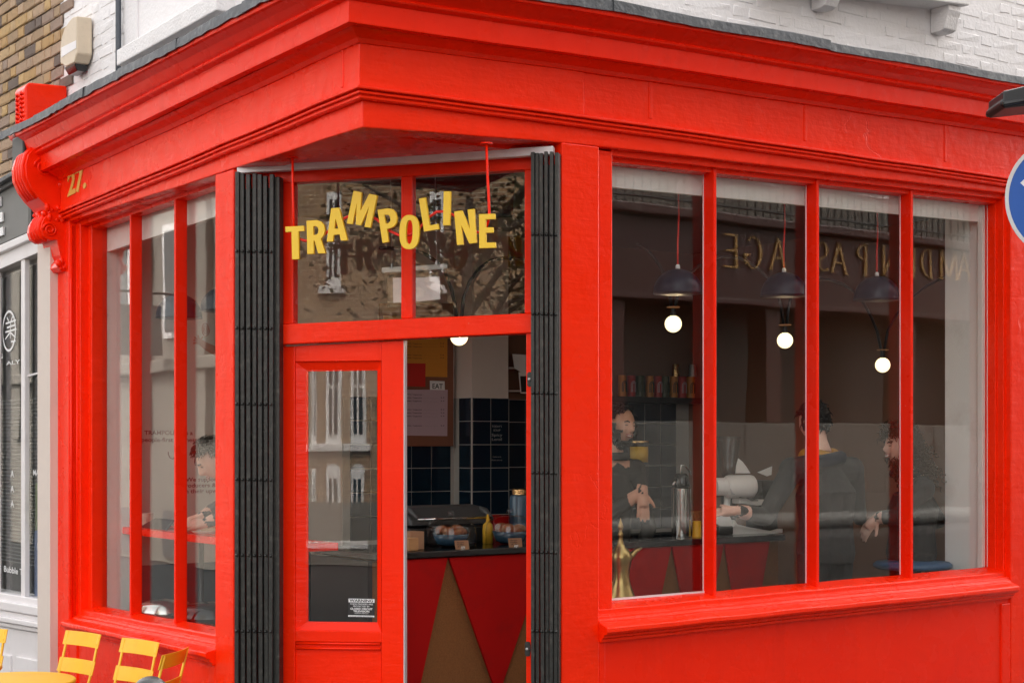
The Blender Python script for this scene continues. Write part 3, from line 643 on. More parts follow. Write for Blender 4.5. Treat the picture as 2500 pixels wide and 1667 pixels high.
pS = proto_bricks(0.215, 0.064, 0.012, 'white_brick', 4, 10, r=0.009, bow=0.0045); pH = proto_bricks(0.103, 0.064, 0.012, 'white_brick', 3, 30, r=0.009, bow=0.0045)
def vis(fr, d):
    def f(s, z):
        x, y = fr.px(s, d, z); return not (-40 < x < 2540 and -60 < y < 340)
    return f
def skipL(s, z):
    if vis(FL, WD)(s, z): return True
    if z < zl('fb', 'L', s) + 0.06: return True
    return FL.at(285, 161, 0)[0] + 0.1 > s > 1.55 and z > 4.13
lay(FL, wL, pS, pH, 0.9, 3.93, 3.86, 4.8, WD - 0.0155, 0.215, 0.103, 0.064, 0.011, skipL, seed=1)
def skipR(s, z):
    if vis(FR, WD)(s, z): return True
    return z < zl('fb', 'R', s) + 0.055
lay(FR, wR, pS, pH, 0.9, 4.9, 3.92, 4.9, WD - 0.0155, 0.215, 0.103, 0.064, 0.011, skipR, seed=2)
for o in pS + pH: bpy.data.objects.remove(o)
# upper sash window with its stone sill (left front)
sa, za = FL.at(284, 162, 0.0); sb, zb_ = FL.at(528, 25.5, 0.0)
uw = MB(); uw.box(FL, 1.72, 2.86, -0.36, -0.26, za + 0.1, 6.0); upw = build(uw, 'sash_window', 'white_paint', cafe)
q = MB(); q.box(FL, sb, sa, -0.30, 0.0, zb_, zb_ + 0.10, za, za + 0.092); build(q, 'window_sill', 'white_stone', upw, bevel=0.008)
swl = FL.at(337, 60, WD)[0]
q = MB(); q.box(FL, swl, swl + 0.02, -0.30, WD + 0.004, za + 0.09, 5.6); build(q, 'reveal', 'white_paint', upw)
for i, (x0, x1, d1) in enumerate(((386, 412, -0.20), (418, 440, -0.215), (447, 452, -0.235))):
    a = FL.at(x0, 40, d1)[0]; b = FL.at(x1, 40, d1)[0]
    q = MB(); q.box(FL, b, a, -0.28, d1, za + 0.08, 5.6); build(q, 'sash_frame', 'white_paint', upw, bevel=0.004)
q = MB(); q.box(FL, 1.75, FL.at(452, 40, -0.24)[0], -0.262, -0.25, za + 0.08, 5.6); build(q, 'pane', 'dark_glass', upw)
# pipe clipped to the wall
xs, _ = FL.at(289, 60, -0.075)
q = MB(); q.tube([FL.P(xs, -0.075, z) for z in (3.86, 4.2, 4.6, 5.0, 5.6)], 0.017, 10); build(q, 'pipe', 'pipe', cafe, smooth=True, label='thin black pipe running up the white brick')
# bracketed sill of the upper window on the right front
sA, zA = FR.at(2368, 14, 0.06); sB, zB = FR.at(1960, -30, 0.06)
uw2 = MB(); uw2.box(FR, sB - 0.25, sA, WD - 0.05, 0.06, zB, zB + 0.07, zA, zA + 0.07); sl2 = build(uw2, 'window_sill', 'white_stone', cafe, bevel=0.008)
for x0, x1, y0, y1 in ((2020, 2050, -30, 18), (2312, 2342, 12, 75)):
    a = FR.at(x0, 40, 0.02)[0]; b = FR.at(x1, 40, 0.02)[0]; zt = FR.at(x0, y0, 0.02)[1]; zb2 = FR.at(x0, y1, 0.0)[1]
    q = MB(); q.poly([FR.P(a, d, z) for d, z in ((WD, zt), (0.03, zt), (0.035, zt - 0.03), (0.02, zt - 0.06), (0.0, zb2 + 0.01), (-0.03, zb2), (WD, zb2))], Vector((FR.u[0], FR.u[1], 0)) * (b - a))
    build(q, 'sill_bracket', 'white_stone', sl2, bevel=0.005)

# ---------------------------------------------------------------- open corner: soffit, doorway
q = MB(); zs = 3.283
pts = [Vector((A[0] - 0.17 * (FL.n[0] + FR.n[0]), A[1] - 0.17 * (FL.n[1] + FR.n[1]), zs)), FR.P(1.28, -0.17, zs + 0.03), FR.P(1.28, -0.5, zs + 0.03), FL.P(1.47, -0.5, zs), FL.P(1.47, -0.17, zs)]
pts[0].z = zs
q.poly(pts, (0, 0, 0.02)); build(q, 'soffit', 'red_smooth', cafe)
def dq(pts, d1, d0, name, m, parent, bevel=0.004, label=None):
    q = MB(); q.quad(FD, pts, d1, d0); return build(q, name, m, parent, bevel=bevel, label=label)
dq([(578, 401), (1350, 356), (1350, 377), (578, 423)], 0.075, 0.03, 'gate_track', 'white_paint', cafe, label='white painted track board above the doorway')
dfr = dq([(640, 418), (1345, 366), (1345, 411.2), (640, 449.6)], 0.0, -0.07, 'door_frame', 'red_door', cafe)
dq([(655, 792.8), (1300, 764), (1300, 812.6), (655, 842.2)], 0.022, -0.07, 'transom_bar', 'red', dfr, 0.006)
dq([(655, 449), (716, 445.5), (716, 790), (655, 792.6)], -0.002, -0.068, 'stile', 'red_door', dfr)
dq([(1280.6, 414.8), (1305, 413.4), (1305, 763.8), (1280.6, 764.9)], -0.002, -0.068, 'stile', 'red_door', dfr)
dq([(979, 432), (1007, 430), (1007, 776.6), (979, 777.8)], -0.006, -0.066, 'transom_mullion', 'red_door', dfr)
for x0, x1 in ((714, 981), (1005, 1283)):
    f = lambda x, a, b, c, d_: b + (x - a) * (d_ - b) / (c - a)
    dq([(x0, f(x0, 716, 443, 1280, 413)), (x1, f(x1, 716, 443, 1280, 413)), (x1, f(x1, 716, 792, 1280, 767)), (x0, f(x0, 716, 792, 1280, 767))], -0.032, -0.038, 'pane', 'glass_flat', dfr, 0)
dq([(655, 842.5), (684, 841.5), (684, 1900), (655, 1900)], -0.004, -0.09, 'door_jamb', 'red_door', dfr)
dq([(1284.5, 813), (1300, 812.5), (1300, 1900), (1284.5, 1900)], 0.004, -0.10, 'door_jamb', 'red', dfr)
# door leaf
dl = MB(); BOT = 1830
dl.quad(FD, [(680, 846.5), (720, 844.5), (720, BOT), (680, BOT)], -0.024, -0.07); dl.quad(FD, [(931, 833.5), (985, 830.5), (985, BOT), (931, BOT)], -0.024, -0.07)
dl.quad(FD, [(720, 844.5), (931, 833.5), (931, 881), (720, 883)], -0.0245, -0.0695); dl.quad(FD, [(720, 1537), (931, 1540), (931, 1568), (720, 1565)], -0.0245, -0.0695)
dl.quad(FD, [(720, 1565), (931, 1568), (931, BOT), (720, BOT)], -0.040, -0.06); 
leaf = build(dl, 'door', 'red_door', cafe, bevel=0.004, label='half glazed red door with a warning notice')
for p in ([(720, 882.5), (749, 905), (749, 1517), (720, 1537.5)], [(918.6, 904), (931, 881), (931, 1540), (918.6, 1519)], [(720, 882.5), (931, 881), (918.6, 904), (749, 906.5)], [(749, 1517), (918.6, 1519), (931, 1540), (720, 1537.5)]):
    q = MB(); o = [FD.at(x, y, -0.04) for x, y in p]
    dd = []
    for (x, y), (s, z) in zip(p, o): dd.append(-0.036 if (x < 725 or x > 929 or y > 1530 or y < 884) else -0.056)
    q.add([FD.P(s, d, z) for (s, z), d in zip(o, dd)] + [FD.P(s, -0.066, z) for s, z in o], [(0, 1, 2, 3), (4, 7, 6, 5), (0, 4, 5, 1), (1, 5, 6, 2), (2, 6, 7, 3), (3, 7, 4, 0)])
    build(q, 'glazing_bead', 'red_door', leaf)
dq([(747, 904), (920, 903), (920, 1521), (747, 1519)], -0.052, -0.057, 'pane', 'glass_flat', leaf, 0)
dq([(985.6, 831), (987.4, 831), (987.4, BOT), (985.6, BOT)], -0.026, -0.068, 'door_edge', 'white_paint', leaf, 0)
for y in (1570, 1582):
    q = MB(); a, b = FD.W(722, y - 1, -0.03), FD.W(929, y + 1.5, -0.03); q.tube([a, b], 0.007, 8); build(q, 'panel_bead', 'red_door', leaf, smooth=True)
# warning notice on the glass
wn = dq([(850.5, 1459), (914.8, 1460.5), (914.3, 1507), (849.5, 1505.5)], -0.0495, -0.0515, 'notice', 'black', leaf, 0, label='black and white warning notice stuck on the door glass')
dq([(851, 1460.2), (914.3, 1461.7), (914.1, 1470.6), (850.8, 1469.2)], -0.0488, -0.0493, 'notice_band', 'vinyl_white', wn, 0)
dq([(850.2, 1500.6), (913.8, 1502.2), (913.6, 1506), (850, 1504.4)], -0.0488, -0.0493, 'notice_band', 'vinyl_white', wn, 0)
def dtext(body, xc, y, hpx, m, parent, d, wpx=None, bold=0.0, fr=FD, name='lettering'):
    """one line of flat lettering centred at pixel (xc, y) baseline, cap height hpx"""
    s, z = fr.at(xc, y, d); _, z2 = fr.at(xc, y - hpx, d); size = (z2 - z) / 0.70
    vs, _f = text_geo(body, bold, 'CENTER', 1.0); wd = (max(v[0] for v in vs) - min(v[0] for v in vs)) * size
    sq = 1.0
    if wpx: sq = abs(fr.at(xc + wpx / 2, y, d)[0] - fr.at(xc - wpx / 2, y, d)[0]) / wd
    xd = Vector((fr.u[0], fr.u[1], 0)); 
    if fr.at(xc + 5, y, d)[0] < s: xd = -xd
    q = MB(); q.text(body, fr.P(s, d, z), xd, (fr.n[0], fr.n[1], 0), size, 0.0006, bold=bold, squeeze=sq, align='CENTER')
    return build(q, name, m, parent)
dtext('WARNING', 882.5, 1468.6, 6.6, 'ink', wn, -0.0487, 58, 0.03)
for t, y, h, w_, b in (('THESE PREMISES ARE', 1475.6, 3.6, 56, 0.0), ('PROTECTED BY', 1481, 3.6, 40, 0.0), ('CLOSED CIRCUIT', 1487.6, 4.4, 54, 0.025), ('TELEVISION', 1493.6, 4.4, 39, 0.025), ('CAMERAS IN OPERATION', 1497.4, 1.8, 34, 0.0)):
    dtext(t, 882.2, y, h, 'vinyl_white', wn, -0.0490, w_, b)
dtext('24 HOUR VIDEO RECORDING', 882, 1505.2, 2.6, 'ink', wn, -0.0487, 58, 0.0)
# ================================================================== FOLDING GATES
def gate(xs, wpx, end, ytop, rows, label, locks):
    s0 = FD.at(xs[0], 900, 0.08)[0]; base = FD.P(s0 + 0.08, 0.07, 0.3)
    t = thing('folding_gate', label, 'gate', base, group='folding security gates of the doorway')
    zt = [FD.at(x, y, 0.08)[1] for x, y in zip((xs[0], xs[-1]), ytop)]
    riv = MB()
    for i, x in enumerate(xs):
        d1 = 0.085 + (0.010 if i % 2 == 0 else 0.0); a = FD.at(x, 900, d1)[0]; b = FD.at(x + wpx, 900, d1)[0]
        z1 = lerp(zt[0], zt[1], i / max(1, len(xs) - 1)) - (0.004 * (i % 3))
        lean = random.Random(i * 7 + int(x)).uniform(-0.0035, 0.0035); q = MB()     # rolled channel: web and two flanges
        q.box(FD, a, b, d1 - 0.004, d1, 0.33, z1); q.box(FD, a, a + 0.0035, d1 - 0.024, d1 - 0.0042, 0.33, z1); q.box(FD, b - 0.0035, b, d1 - 0.024, d1 - 0.0042, 0.33, z1)
        q.mod(lambda v, ln_=lean: v + Vector((FD.u[0], FD.u[1], 0)) * ln_ * (v.z - 1.9)); build(q, 'channel_bar', 'black_gate', t, bevel=0.002)
        for y in rows:
            p = FD.W(x + wpx / 2, y + (i - 3) * 0.3, d1 + 0.003); riv.ball(p, 0.0085, 8)
    build(riv, 'rivet', 'black_gate', t, smooth=True, kind='stuff')
    a = FD.at(end[0], 900, 0.07)[0]; b = FD.at(end[1], 900, 0.07)[0]
    q = MB(); q.box(FD, a, b, 0.02, 0.075, 0.33, zt[1] - 0.01); build(q, 'end_channel', 'black_gate', t, bevel=0.003)
    q = MB()
    for i in range(len(xs) - 1):          # folded lattice straps behind the bars
        q.box(FD, FD.at(xs[i] + wpx - 1, 900, 0.06)[0], FD.at(xs[i + 1] + 1, 900, 0.06)[0], 0.05, 0.056 + 0.002 * (i % 2), 0.34, zt[1] - 0.06)
    build(q, 'lattice_strap', 'black_gate', t, kind='stuff')
    for x, y, w_ in locks:
        q = MB(); c = FD.W(x, y, 0.04); u = Vector((FD.u[0], FD.u[1], 0)); n = Vector((FD.n[0], FD.n[1], 0)); zz = Vector((0, 0, 1))
        q.poly([c + u * 0.012 + zz * 0.033, c - u * 0.004 + zz * 0.036, c - u * 0.013 + zz * 0.028, c - u * 0.013 - zz * 0.028, c - u * 0.004 - zz * 0.036, c + u * 0.012 - zz * 0.033, c + u * w_], n * 0.008)
        lk = build(q, 'lock_plate', 'black_gate', t, bevel=0.002)
        q = MB(); q.lathe(c + n * 0.008, [(0.0085, 0), (0.008, 0.008), (0.005, 0.009), (0.0, 0.010)], 12, axis=n); build(q, 'lock_cylinder', 'galv', lk, smooth=True)
        for k in (-1, 1):
            q = MB(); q.lathe(c + n * 0.0082 + zz * 0.022 * k, [(0.005, 0), (0.005, 0.001), (0, 0.0012)], 10, axis=n); build(q, 'screw_hole', 'black', lk)
    return t
gate([573, 587, 601.5, 616, 630, 643.5, 656.5], 9.3, (668, 683), (421, 427), [614, 801, 986, 1170.5, 1355, 1540], 'black folding gate bunched against the pilaster beside the door leaf', [(641, 947, 0.014), (628, 1578, 0.014)])
gate([1296, 1307, 1318.4, 1330, 1341.4, 1352.6], 8.6, (1361, 1366), (373, 369), [572.5, 766.5, 959.5, 1154, 1347.5, 1540], 'black folding gate bunched beside the four pane window', [(1294, 926, 0.016), (1288.5, 1583, 0.016)])

# ================================================================== HANGING SIGN
pA = Vector((-0.1398 * 7.50, 7.50, 0)); pB = Vector((-0.0163 * 7.14, 7.14, 0))
_u = (pB - pA).to_2d().normalized(); FS = Fr((pA.x, pA.y), (_u.x, _u.y), (_u.y, -_u.x))
sign = thing('hanging_sign', 'hanging yellow letter sign reading TRAMPOLINE in wobbling letters', 'sign', (pA + pB) / 2 + Vector((0, 0, 2.9)))
C5 = lambda x, y: (500 + x / 2.6133, 300 + y / 2.6133)
LET = {
 'T': ([(512, 663), (632, 656), (634, 690), (598, 692), (600, 870), (556, 871), (552, 695), (514, 698)], []),
 'R': ([(648, 625), (715, 620), (742, 630), (760, 652), (766, 686), (758, 718), (740, 740), (770, 832), (722, 834), (699, 752), (694, 752), (695, 836), (653, 838)], [(692, 660), (692, 716), (708, 714), (721, 705), (724, 683), (718, 665), (706, 659)]),
 'A': ([(805, 545), (857, 541), (911, 750), (868, 752), (859, 712), (822, 716), (816, 757), (777, 759)], [(834, 612), (827, 676), (850, 674)]),
 'M': ([(948, 433), (1000, 443), (993, 560), (1048, 453), (1100, 463), (1057, 670), (1018, 664), (1046, 540), (994, 655), (962, 649), (968, 522), (942, 647), (905, 643)], []),
 'P': ([(1101, 556), (1165, 545), (1196, 550), (1217, 570), (1227, 605), (1222, 640), (1206, 662), (1185, 672), (1162, 678), (1173, 760), (1133, 767)], [(1144, 588), (1155, 642), (1172, 639), (1183, 624), (1181, 600), (1170, 586)]),
 'L': ([(1365, 484), (1408, 476), (1434, 655), (1488, 643), (1494, 678), (1398, 694)], []),
 'I': ([(1524, 437), (1567, 437), (1563, 654), (1519, 654)], []),
 'N': ([(1590, 567), (1640, 559), (1690, 675), (1675, 554), (1718, 549), (1733, 766), (1686, 770), (1636, 655), (1648, 776), (1608, 780)], []),
 'E': ([(1748, 583), (1849, 580), (1852, 614), (1791, 617), (1791, 668), (1838, 666), (1839, 700), (1793, 703), (1793, 764), (1852, 762), (1854, 797), (1750, 801)], [])}
def sup(cx, cy_, rx, ry, rot, n=28, e=0.8):
    o = []
    for i in range(n):
        t = 2 * math.pi * i / n; c, s = math.cos(t), math.sin(t)
        x = rx * math.copysign(abs(c) ** e, c); y = ry * math.copysign(abs(s) ** e, s)
        o.append((cx + x * math.cos(rot) - y * math.sin(rot), cy_ + x * math.sin(rot) + y * math.cos(rot)))
    return o
LET['O'] = (sup(1304, 697, 64, 110, 0.03), sup(1304, 697, 21, 76, 0.03))
nS = Vector((FS.n[0], FS.n[1], 0))
for ch in 'TRAMPOLINE':
    o, h = LET[ch]
    q = MB(); q.poly([FS.W(*C5(*p), 0.02) for p in o], -nS * 0.014, [[FS.W(*C5(*p), 0.02) for p in h]] if h else [])
    build(q, 'letter', 'yellow_sign', sign, bevel=0.0012, seg=1)
wav = [(597, 738), (640, 753), (690, 747), (760, 715), (830, 658), (895, 606), (960, 582), (1040, 585), (1100, 618), (1180, 690), (1240, 718), (1310, 715), (1370, 672), (1430, 602), (1480, 568), (1540, 566), (1590, 590), (1650, 650), (1700, 690), (1748, 700)]
q = MB(); q.tube([FS.W(*C5(*p), -0.004) for p in wav], 0.0065, 8); build(q, 'wavy_rod', 'cord_red', sign, smooth=True)
for pts in ([(560, 222), (562, 400), (566, 560), (570, 700)], [(1797, 132), (1802, 300), (1811, 470), (1815, 570), (1808, 630), (1796, 665)]):
    q = MB(); q.tube([FS.W(*C5(*p), -0.006) for p in pts], 0.0062, 8); build(q, 'hanger_rod', 'red_smooth', sign, smooth=True)
    c = FS.W(*C5(*pts[0]), -0.006); q = MB(); q.lathe((c.x, c.y, c.z - 0.004), [(0.028, 0.0), (0.028, 0.006), (0.010, 0.008), (0, 0.008)], 16); build(q, 'ceiling_rose', 'red_smooth', sign)

# ================================================================== ALARM BOX
front = [(167, 54), (176, 43), (186.6, 40), (187.2, 130), (181, 153), (160, 164), (146.8, 154), (146.6, 119), (150, 92), (157, 70)]
fo = [FL.at(x, y, 0.0) for x, y in front]
q = MB(); nb = len(fo); cs = sum(s for s, z in fo) / nb
q.v = [FL.P(s, 0.0, z) for s, z in fo] + [FL.P(cs + (s - cs) * 1.12, WD + 0.008, z + (0.0 if z > 4.2 else -0.01)) for s, z in fo]
q.f = [tuple(range(nb)), tuple(range(2 * nb - 1, nb - 1, -1))] + [(i, (i + 1) % nb, nb + (i + 1) % nb, nb + i) for i in range(nb)]; q.m = [0] * len(q.f)
alarm = thing('alarm_box', 'cream burglar alarm box with dark strobe on white brick', 'alarm', FL.P(cs, WD, min(z for s, z in fo)))
build(q, 'case', 'alarm', alarm, bevel=0.008, seg=3)
sx0, sz0 = FL.at(183, 155, -0.02); sx1, sz1 = FL.at(163, 167, -0.02)
q = MB(); q.hexa([FL.P(sx0 - 0.01, -0.03, sz0 - 0.045), FL.P(sx1 + 0.0, -0.03, sz0 - 0.045), FL.P(sx1, WD + 0.01, sz0 - 0.045), FL.P(sx0 - 0.01, WD + 0.01, sz0 - 0.045), FL.P(sx0 - 0.02, -0.006, sz0), FL.P(sx1 + 0.01, -0.006, sz0), FL.P(sx1 + 0.01, WD + 0.01, sz0), FL.P(sx0 - 0.02, WD + 0.01, sz0)])
build(q, 'strobe_lens', 'black_gloss', alarm, bevel=0.004)
q = MB(); q.poly([FL.W(x, y, 0.0006) for x, y in ((150, 117), (186, 99), (186, 118), (150, 141))], Vector((FL.n[0], FL.n[1], 0)) * 0.001); build(q, 'faded_label', 'white_paint', alarm)

# ================================================================== NEIGHBOUR SHOP
shop = thing('tea_shop', 'brick building with white shopfront and grey fascia beside the cafe', 'building', FL.P(5.2, -0.2, 0))
def nq(pts, d1, d0, name, m, parent=None, bevel=0.004, **k):
    q = MB(); q.quad(FL, pts, d1, d0); return build(q, name, m, parent or shop, bevel=bevel, **k)
nbw = wall_slab(FL, 3.934, 9.0, -0.42, WD - 0.012, 3.62, 7.2, 'brick_wall', 'mortar', shop)
bS = proto_bricks(0.215, 0.066, 0.012, 'stock_brick', 5, 50, r=0.005, bow=0.0035); bH = proto_bricks(0.103, 0.066, 0.012, 'stock_brick', 3, 70, r=0.005, bow=0.0035)
def skipN(s, z):
    x, y = FL.px(s, WD, z); return not (-50 < x < 170 and -60 < y < 470)
lay(FL, nbw, bS, bH, 3.938, 6.0, 3.62, 5.0, WD - 0.004, 0.215, 0.103, 0.066, 0.0135, skipN, rise=0.018, seed=4)
for o in bS + bH: bpy.data.objects.remove(o)
L0 = -120   # beyond the left edge of the picture
def ln(x, x0, y0, x1, y1): return y0 + (x - x0) * (y1 - y0) / (x1 - x0)
fT = lambda x: ln(x, 0, 466, 70, 426); fB = lambda x: ln(x, 0, 597, 68, 567)
fas = nq([(L0, fT(L0)), (69, fT(69)), (69, fB(69)), (L0, fB(L0))], 0.03, -0.1, 'fascia_board', 'grey_fascia')
nq([(69.3, fT(69.3)), (76, fT(76)), (76, fB(76)), (69.3, fB(69.3))], 0.034, -0.1, 'fascia_trim', 'black')
nq([(L0, fT(L0) - 20), (78, fT(78) - 20), (78, fT(78) - 0.4), (L0, fT(L0) - 0.4)], 0.06, -0.1, 'fascia_hood', 'grey_trim')
nq([(L0, fT(L0) - 31), (80, fT(80) - 31), (80, fT(80) - 20.4), (L0, fT(L0) - 20.4)], 0.10, -0.1, 'hood_flashing', 'lead')
E_ = [(-30, 492), (4.6, 481), (4.6, 503), (-14, 511), (-14, 526), (9.5, 518), (9.5, 541), (-14, 549), (-14, 566), (11.5, 554), (11.5, 574), (-30, 590)]
q = MB(); q.poly([FL.W(x, y, 0.033) for x, y in E_], Vector((FL.n[0], FL.n[1], 0)) * 0.012); build(q, 'sign_letter', 'vinyl_white', fas)
wT = lambda x: ln(x, 0, 657, 101, 613)
nq([(L0, fB(L0) + 0.5), (117, fB(117) + 0.5), (117, fB(117) + 20), (L0, fB(L0) + 20)], 0.03, -0.15, 'cornice_board', 'white_paint', bevel=0.008)
nq([(L0, fB(L0) + 20.4), (117, fB(117) + 20.4), (117, wT(117)), (L0, wT(L0))], 0.0, -0.15, 'head_rail', 'white_paint')
nfr = nq([(101, wT(101)), (116.3, wT(116.3)), (116.3, 1800), (101, 1800)], 0.0, -0.15, 'window_frame', 'white_paint')
nq([(51, wT(51) - 4), (60, wT(60) - 4), (60, 1461), (51, 1457)], -0.01, -0.045, 'mullion', 'white_paint', nfr)
nq([(-20, 662), (-9, 657), (-9, 1453), (-20, 1450)], -0.01, -0.045, 'mullion', 'white_paint', nfr)
nq([(60, 917), (103, 905), (103, 910), (60, 922)], -0.03, -0.05, 'glazing_bar', 'white_paint', nfr)
for p in ([(L0, wT(L0)), (-14, wT(-14)), (-14, 1455), (L0, 1450)], [(0, wT(0) - 4), (53, wT(53) - 4), (53, 1462), (0, 1458)], [(69, wT(69) - 4), (103, wT(103) - 4), (103, 1466), (69, 1462)]):
    nq(p, -0.06, -0.066, 'pane', 'glass', nfr, 0)
sB_ = lambda x, y: y + (x - 52) * 0.17
for y0, y1, d1 in ((1455, 1474, 0.0), (1474.4, 1497, 0.035), (1497.4, 1512, 0.02), (1512.4, 1526, 0.045), (1526.4, 1537, 0.02)):
    nq([(L0, sB_(L0, y0)), (101, sB_(101, y0)), (101, sB_(101, y1)), (L0, sB_(L0, y1))], d1, -0.15, 'sill', 'white_paint', bevel=0.008)
nq([(L0, sB_(L0, 1537.5)), (101, sB_(101, 1537.5)), (101, 1830), (L0, 1800)], -0.005, -0.15, 'stall_riser', 'white_paint')
for x0, x1 in ((-70, 24), (38, 99)):
    for k, (i, d) in enumerate(((0, 0.012), (9, 0.002))):
        y = 1601 + (x0 - 38) * 0.19 + i
        nq([(x0 + i * .7, y), (x1 - i * .7, y + (x1 - x0) * 0.2), (x1 - i * .7, 1800), (x0 + i * .7, 1800)], d, -0.01 - k * 0.001, 'raised_panel', 'white_paint', bevel=0.006)
q = MB(); q.tube([FL.W(105, 1485, 0.012), FL.W(109, 1492, 0.03), FL.W(109.5, 1505, 0.032), FL.W(108, 1514, 0.03), FL.W(104.5, 1520, 0.012)], 0.009, 8); build(q, 'handle', 'black_gloss', shop, smooth=True)
q = MB(); q.box(FL, 6.6, 6.7, -2.5, -0.16, 0.1, 3.56); build(q, 'interior_wall', 'grey_trim', shop)
# inside of the tea shop: back wall, blind, posters
q = MB(); q.box(FL, 3.96, 9.0, -2.6, -2.5, 0.1, 3.6); build(q, 'interior_wall', 'grey_trim', shop)
q = MB(); q.box(FL, 3.96, 9.0, -2.6, -0.2, 0.1, 0.3); build(q, 'interior_floor', 'floor_in', shop)
q = MB(); q.box(FL, 3.945, 9.0, -2.6, -0.16, 3.56, 3.60); build(q, 'interior_ceiling', 'grey_trim', shop)
bl = MB()
for i in range(46):
    z = 1.05 + i * 0.026; bl.box(FL, 4.15, 6.0, -0.30, -0.275, z, z + 0.004)
build(bl, 'blind_slat', 'blind', shop, kind='stuff')
nq([(86, 1180), (101, 1172), (101, 1290), (86, 1296)], -0.09, -0.092, 'poster', 'poster_green', bevel=0)
nq([(84, 1296), (101, 1290), (101, 1460), (84, 1460)], -0.09, -0.092, 'poster', 'poster_blue', bevel=0)
cupm = MB(); cupm.poly([FL.W(x, y, -0.087) for x, y in ((91, 1330), (94, 1305), (101, 1300), (101, 1425), (97, 1418))], Vector((FL.n[0], FL.n[1], 0)) * 0.001); build(cupm, 'poster_cup', 'vinyl_white', shop)
# lettering on the panes
def ntext(body, xc, y, h, wpx=None, m='vinyl_white', d=-0.058): return dtext(body, xc, y, h, m, nfr, d, wpx, 0.01, fr=FL)
ntext('Bubble Tea', 38, 1400, 15, 58)
ntext('MATCHA', 101, 1161, 14, 40)
for y in (1176, 1213, 1249): ntext('A', 30, y - 12, 16, 8)
ntext('ALY', 32, 889, 9, 34)
q = MB(); cc = FL.at(22, 808, -0.058)
def ring(q, fr, s, z, d, r0, r1, n=40, sx=1.0):
    o = [fr.P(s + r1 * sx * math.cos(2 * math.pi * i / n), d, z + r1 * math.sin(2 * math.pi * i / n)) for i in range(n)]
    h = [fr.P(s + r0 * sx * math.cos(2 * math.pi * i / n), d, z + r0 * math.sin(2 * math.pi * i / n)) for i in range(n)]
    q.poly(o, Vector((fr.n[0], fr.n[1], 0)) * 0.0006, [h])
ring(q, FL, cc[0], cc[1], -0.058, 0.125, 0.142); build(q, 'emblem_ring', 'vinyl_white', nfr)
def strokes(fr, d, lines, w, name, m, parent):
    q = MB()
    for a, b in lines:
        p, r = fr.W(*a, d), fr.W(*b, d); t = (r - p).normalized(); nn = Vector((fr.n[0], fr.n[1], 0)); sd_ = t.cross(nn) * w
        q.add([p + sd_, r + sd_, r - sd_, p - sd_], [(0, 1, 2, 3)])
    return build(q, name, m, parent)
strokes(FL, -0.0575, [((17, 774), (21, 784)), ((31, 772), (27, 783)), ((14, 790), (39, 781)), ((17, 800), (37, 793)), ((13, 811), (40, 803)), ((26, 784), (25, 826)), ((24, 812), (13, 828)), ((26, 812), (38, 824)), ((27, 834), (38, 832)), ((33, 833), (31, 842))], 0.006, 'emblem_glyph', 'vinyl_white', nfr)

# ================================================================== STREET FURNITURE
def make_chair(label):
    t = thing('bistro_chair', label, 'chair', (0, 0, 0), group='yellow folding bistro chairs outside the cafe')
    W_ = 0.165
    top = (0.265, 0.815); seat_r = (0.16, 0.45); foot_f = (-0.19, 0.0); seat_f = (-0.20, 0.46); foot_r = (0.24, 0.0)
    q = lambda *a: MB()
    for sx in (-1, 1):
        m = MB(); m.tube([(sx * (W_ - 0.02), y, z) for y, z in (top, (0.225, 0.66), seat_r, (0.05, 0.27), foot_f)], [0.0075, 0.0075, 0.0085, 0.0085, 0.0085], 8); build(m, 'back_upright', 'yellow_metal', t, smooth=True, org=(0, 0, 0))
        m = MB(); m.tube([(sx * (W_ - 0.045), y, z) for y, z in (seat_f, (0.02, 0.25), foot_r)], 0.008, 8); build(m, 'leg', 'yellow_metal', t, smooth=True, org=(0, 0, 0))
    for z0 in (0.745, 0.60):
        m = MB(); n = 8; v = []
        for i in range(n + 1):
            x = lerp(-W_, W_, i / n); bow = 0.018 * (1 - (x / W_) ** 2)
            for dz, dy in ((0, 0.0), (0.075, 0.022)):
                y = 0.225 + (z0 - 0.66) * 0.26 + bow + dy
                v += [(x, y - 0.010, z0 + dz), (x, y - 0.004, z0 + dz)]
        f = []
        for i in range(n):
            a = i * 4; b = a + 4; f += [(a, b, b + 2, a + 2), (a + 1, a + 3, b + 3, b + 1), (a, a + 1, b + 1, b), (a + 2, b + 2, b + 3, a + 3)]
        f += [(0, 2, 3, 1), (n * 4, n * 4 + 1, n * 4 + 3, n * 4 + 2)]
        m.add(v, f); sl = build(m, 'back_slat', 'yellow_metal', t, bevel=0.0015, org=(0, 0, 0))
        m = MB()
        for sx in (-1, 1):
            for k in (0.02, 0.055): m.ball((sx * (W_ - 0.02), 0.225 + (z0 - 0.66) * 0.26 - 0.010 + k * 0.3 + 0.003, z0 + k), 0.004, 6)
        build(m, 'rivet', 'yellow_metal', sl, smooth=True, org=(0, 0, 0), kind='stuff')
    for i in range(7):
        y = -0.20 + i * 0.058
        m = MB(); m.add([(-W_, y, 0.455), (W_, y, 0.455), (W_, y + 0.045, 0.455), (-W_, y + 0.045, 0.455), (-W_, y, 0.461), (W_, y, 0.461), (W_, y + 0.045, 0.461), (-W_, y + 0.045, 0.461)], [(0, 3, 2, 1), (4, 5, 6, 7), (0, 1, 5, 4), (1, 2, 6, 5), (2, 3, 7, 6), (3, 0, 4, 7)])
        build(m, 'seat_slat', 'yellow_metal', t, bevel=0.001, org=(0, 0, 0))
    m = MB(); m.tube([(-W_ + 0.02, 0.03, 0.25), (W_ - 0.02, 0.03, 0.25)], 0.006, 6); build(m, 'stretcher', 'yellow_metal', t, smooth=True, org=(0, 0, 0))
    return t
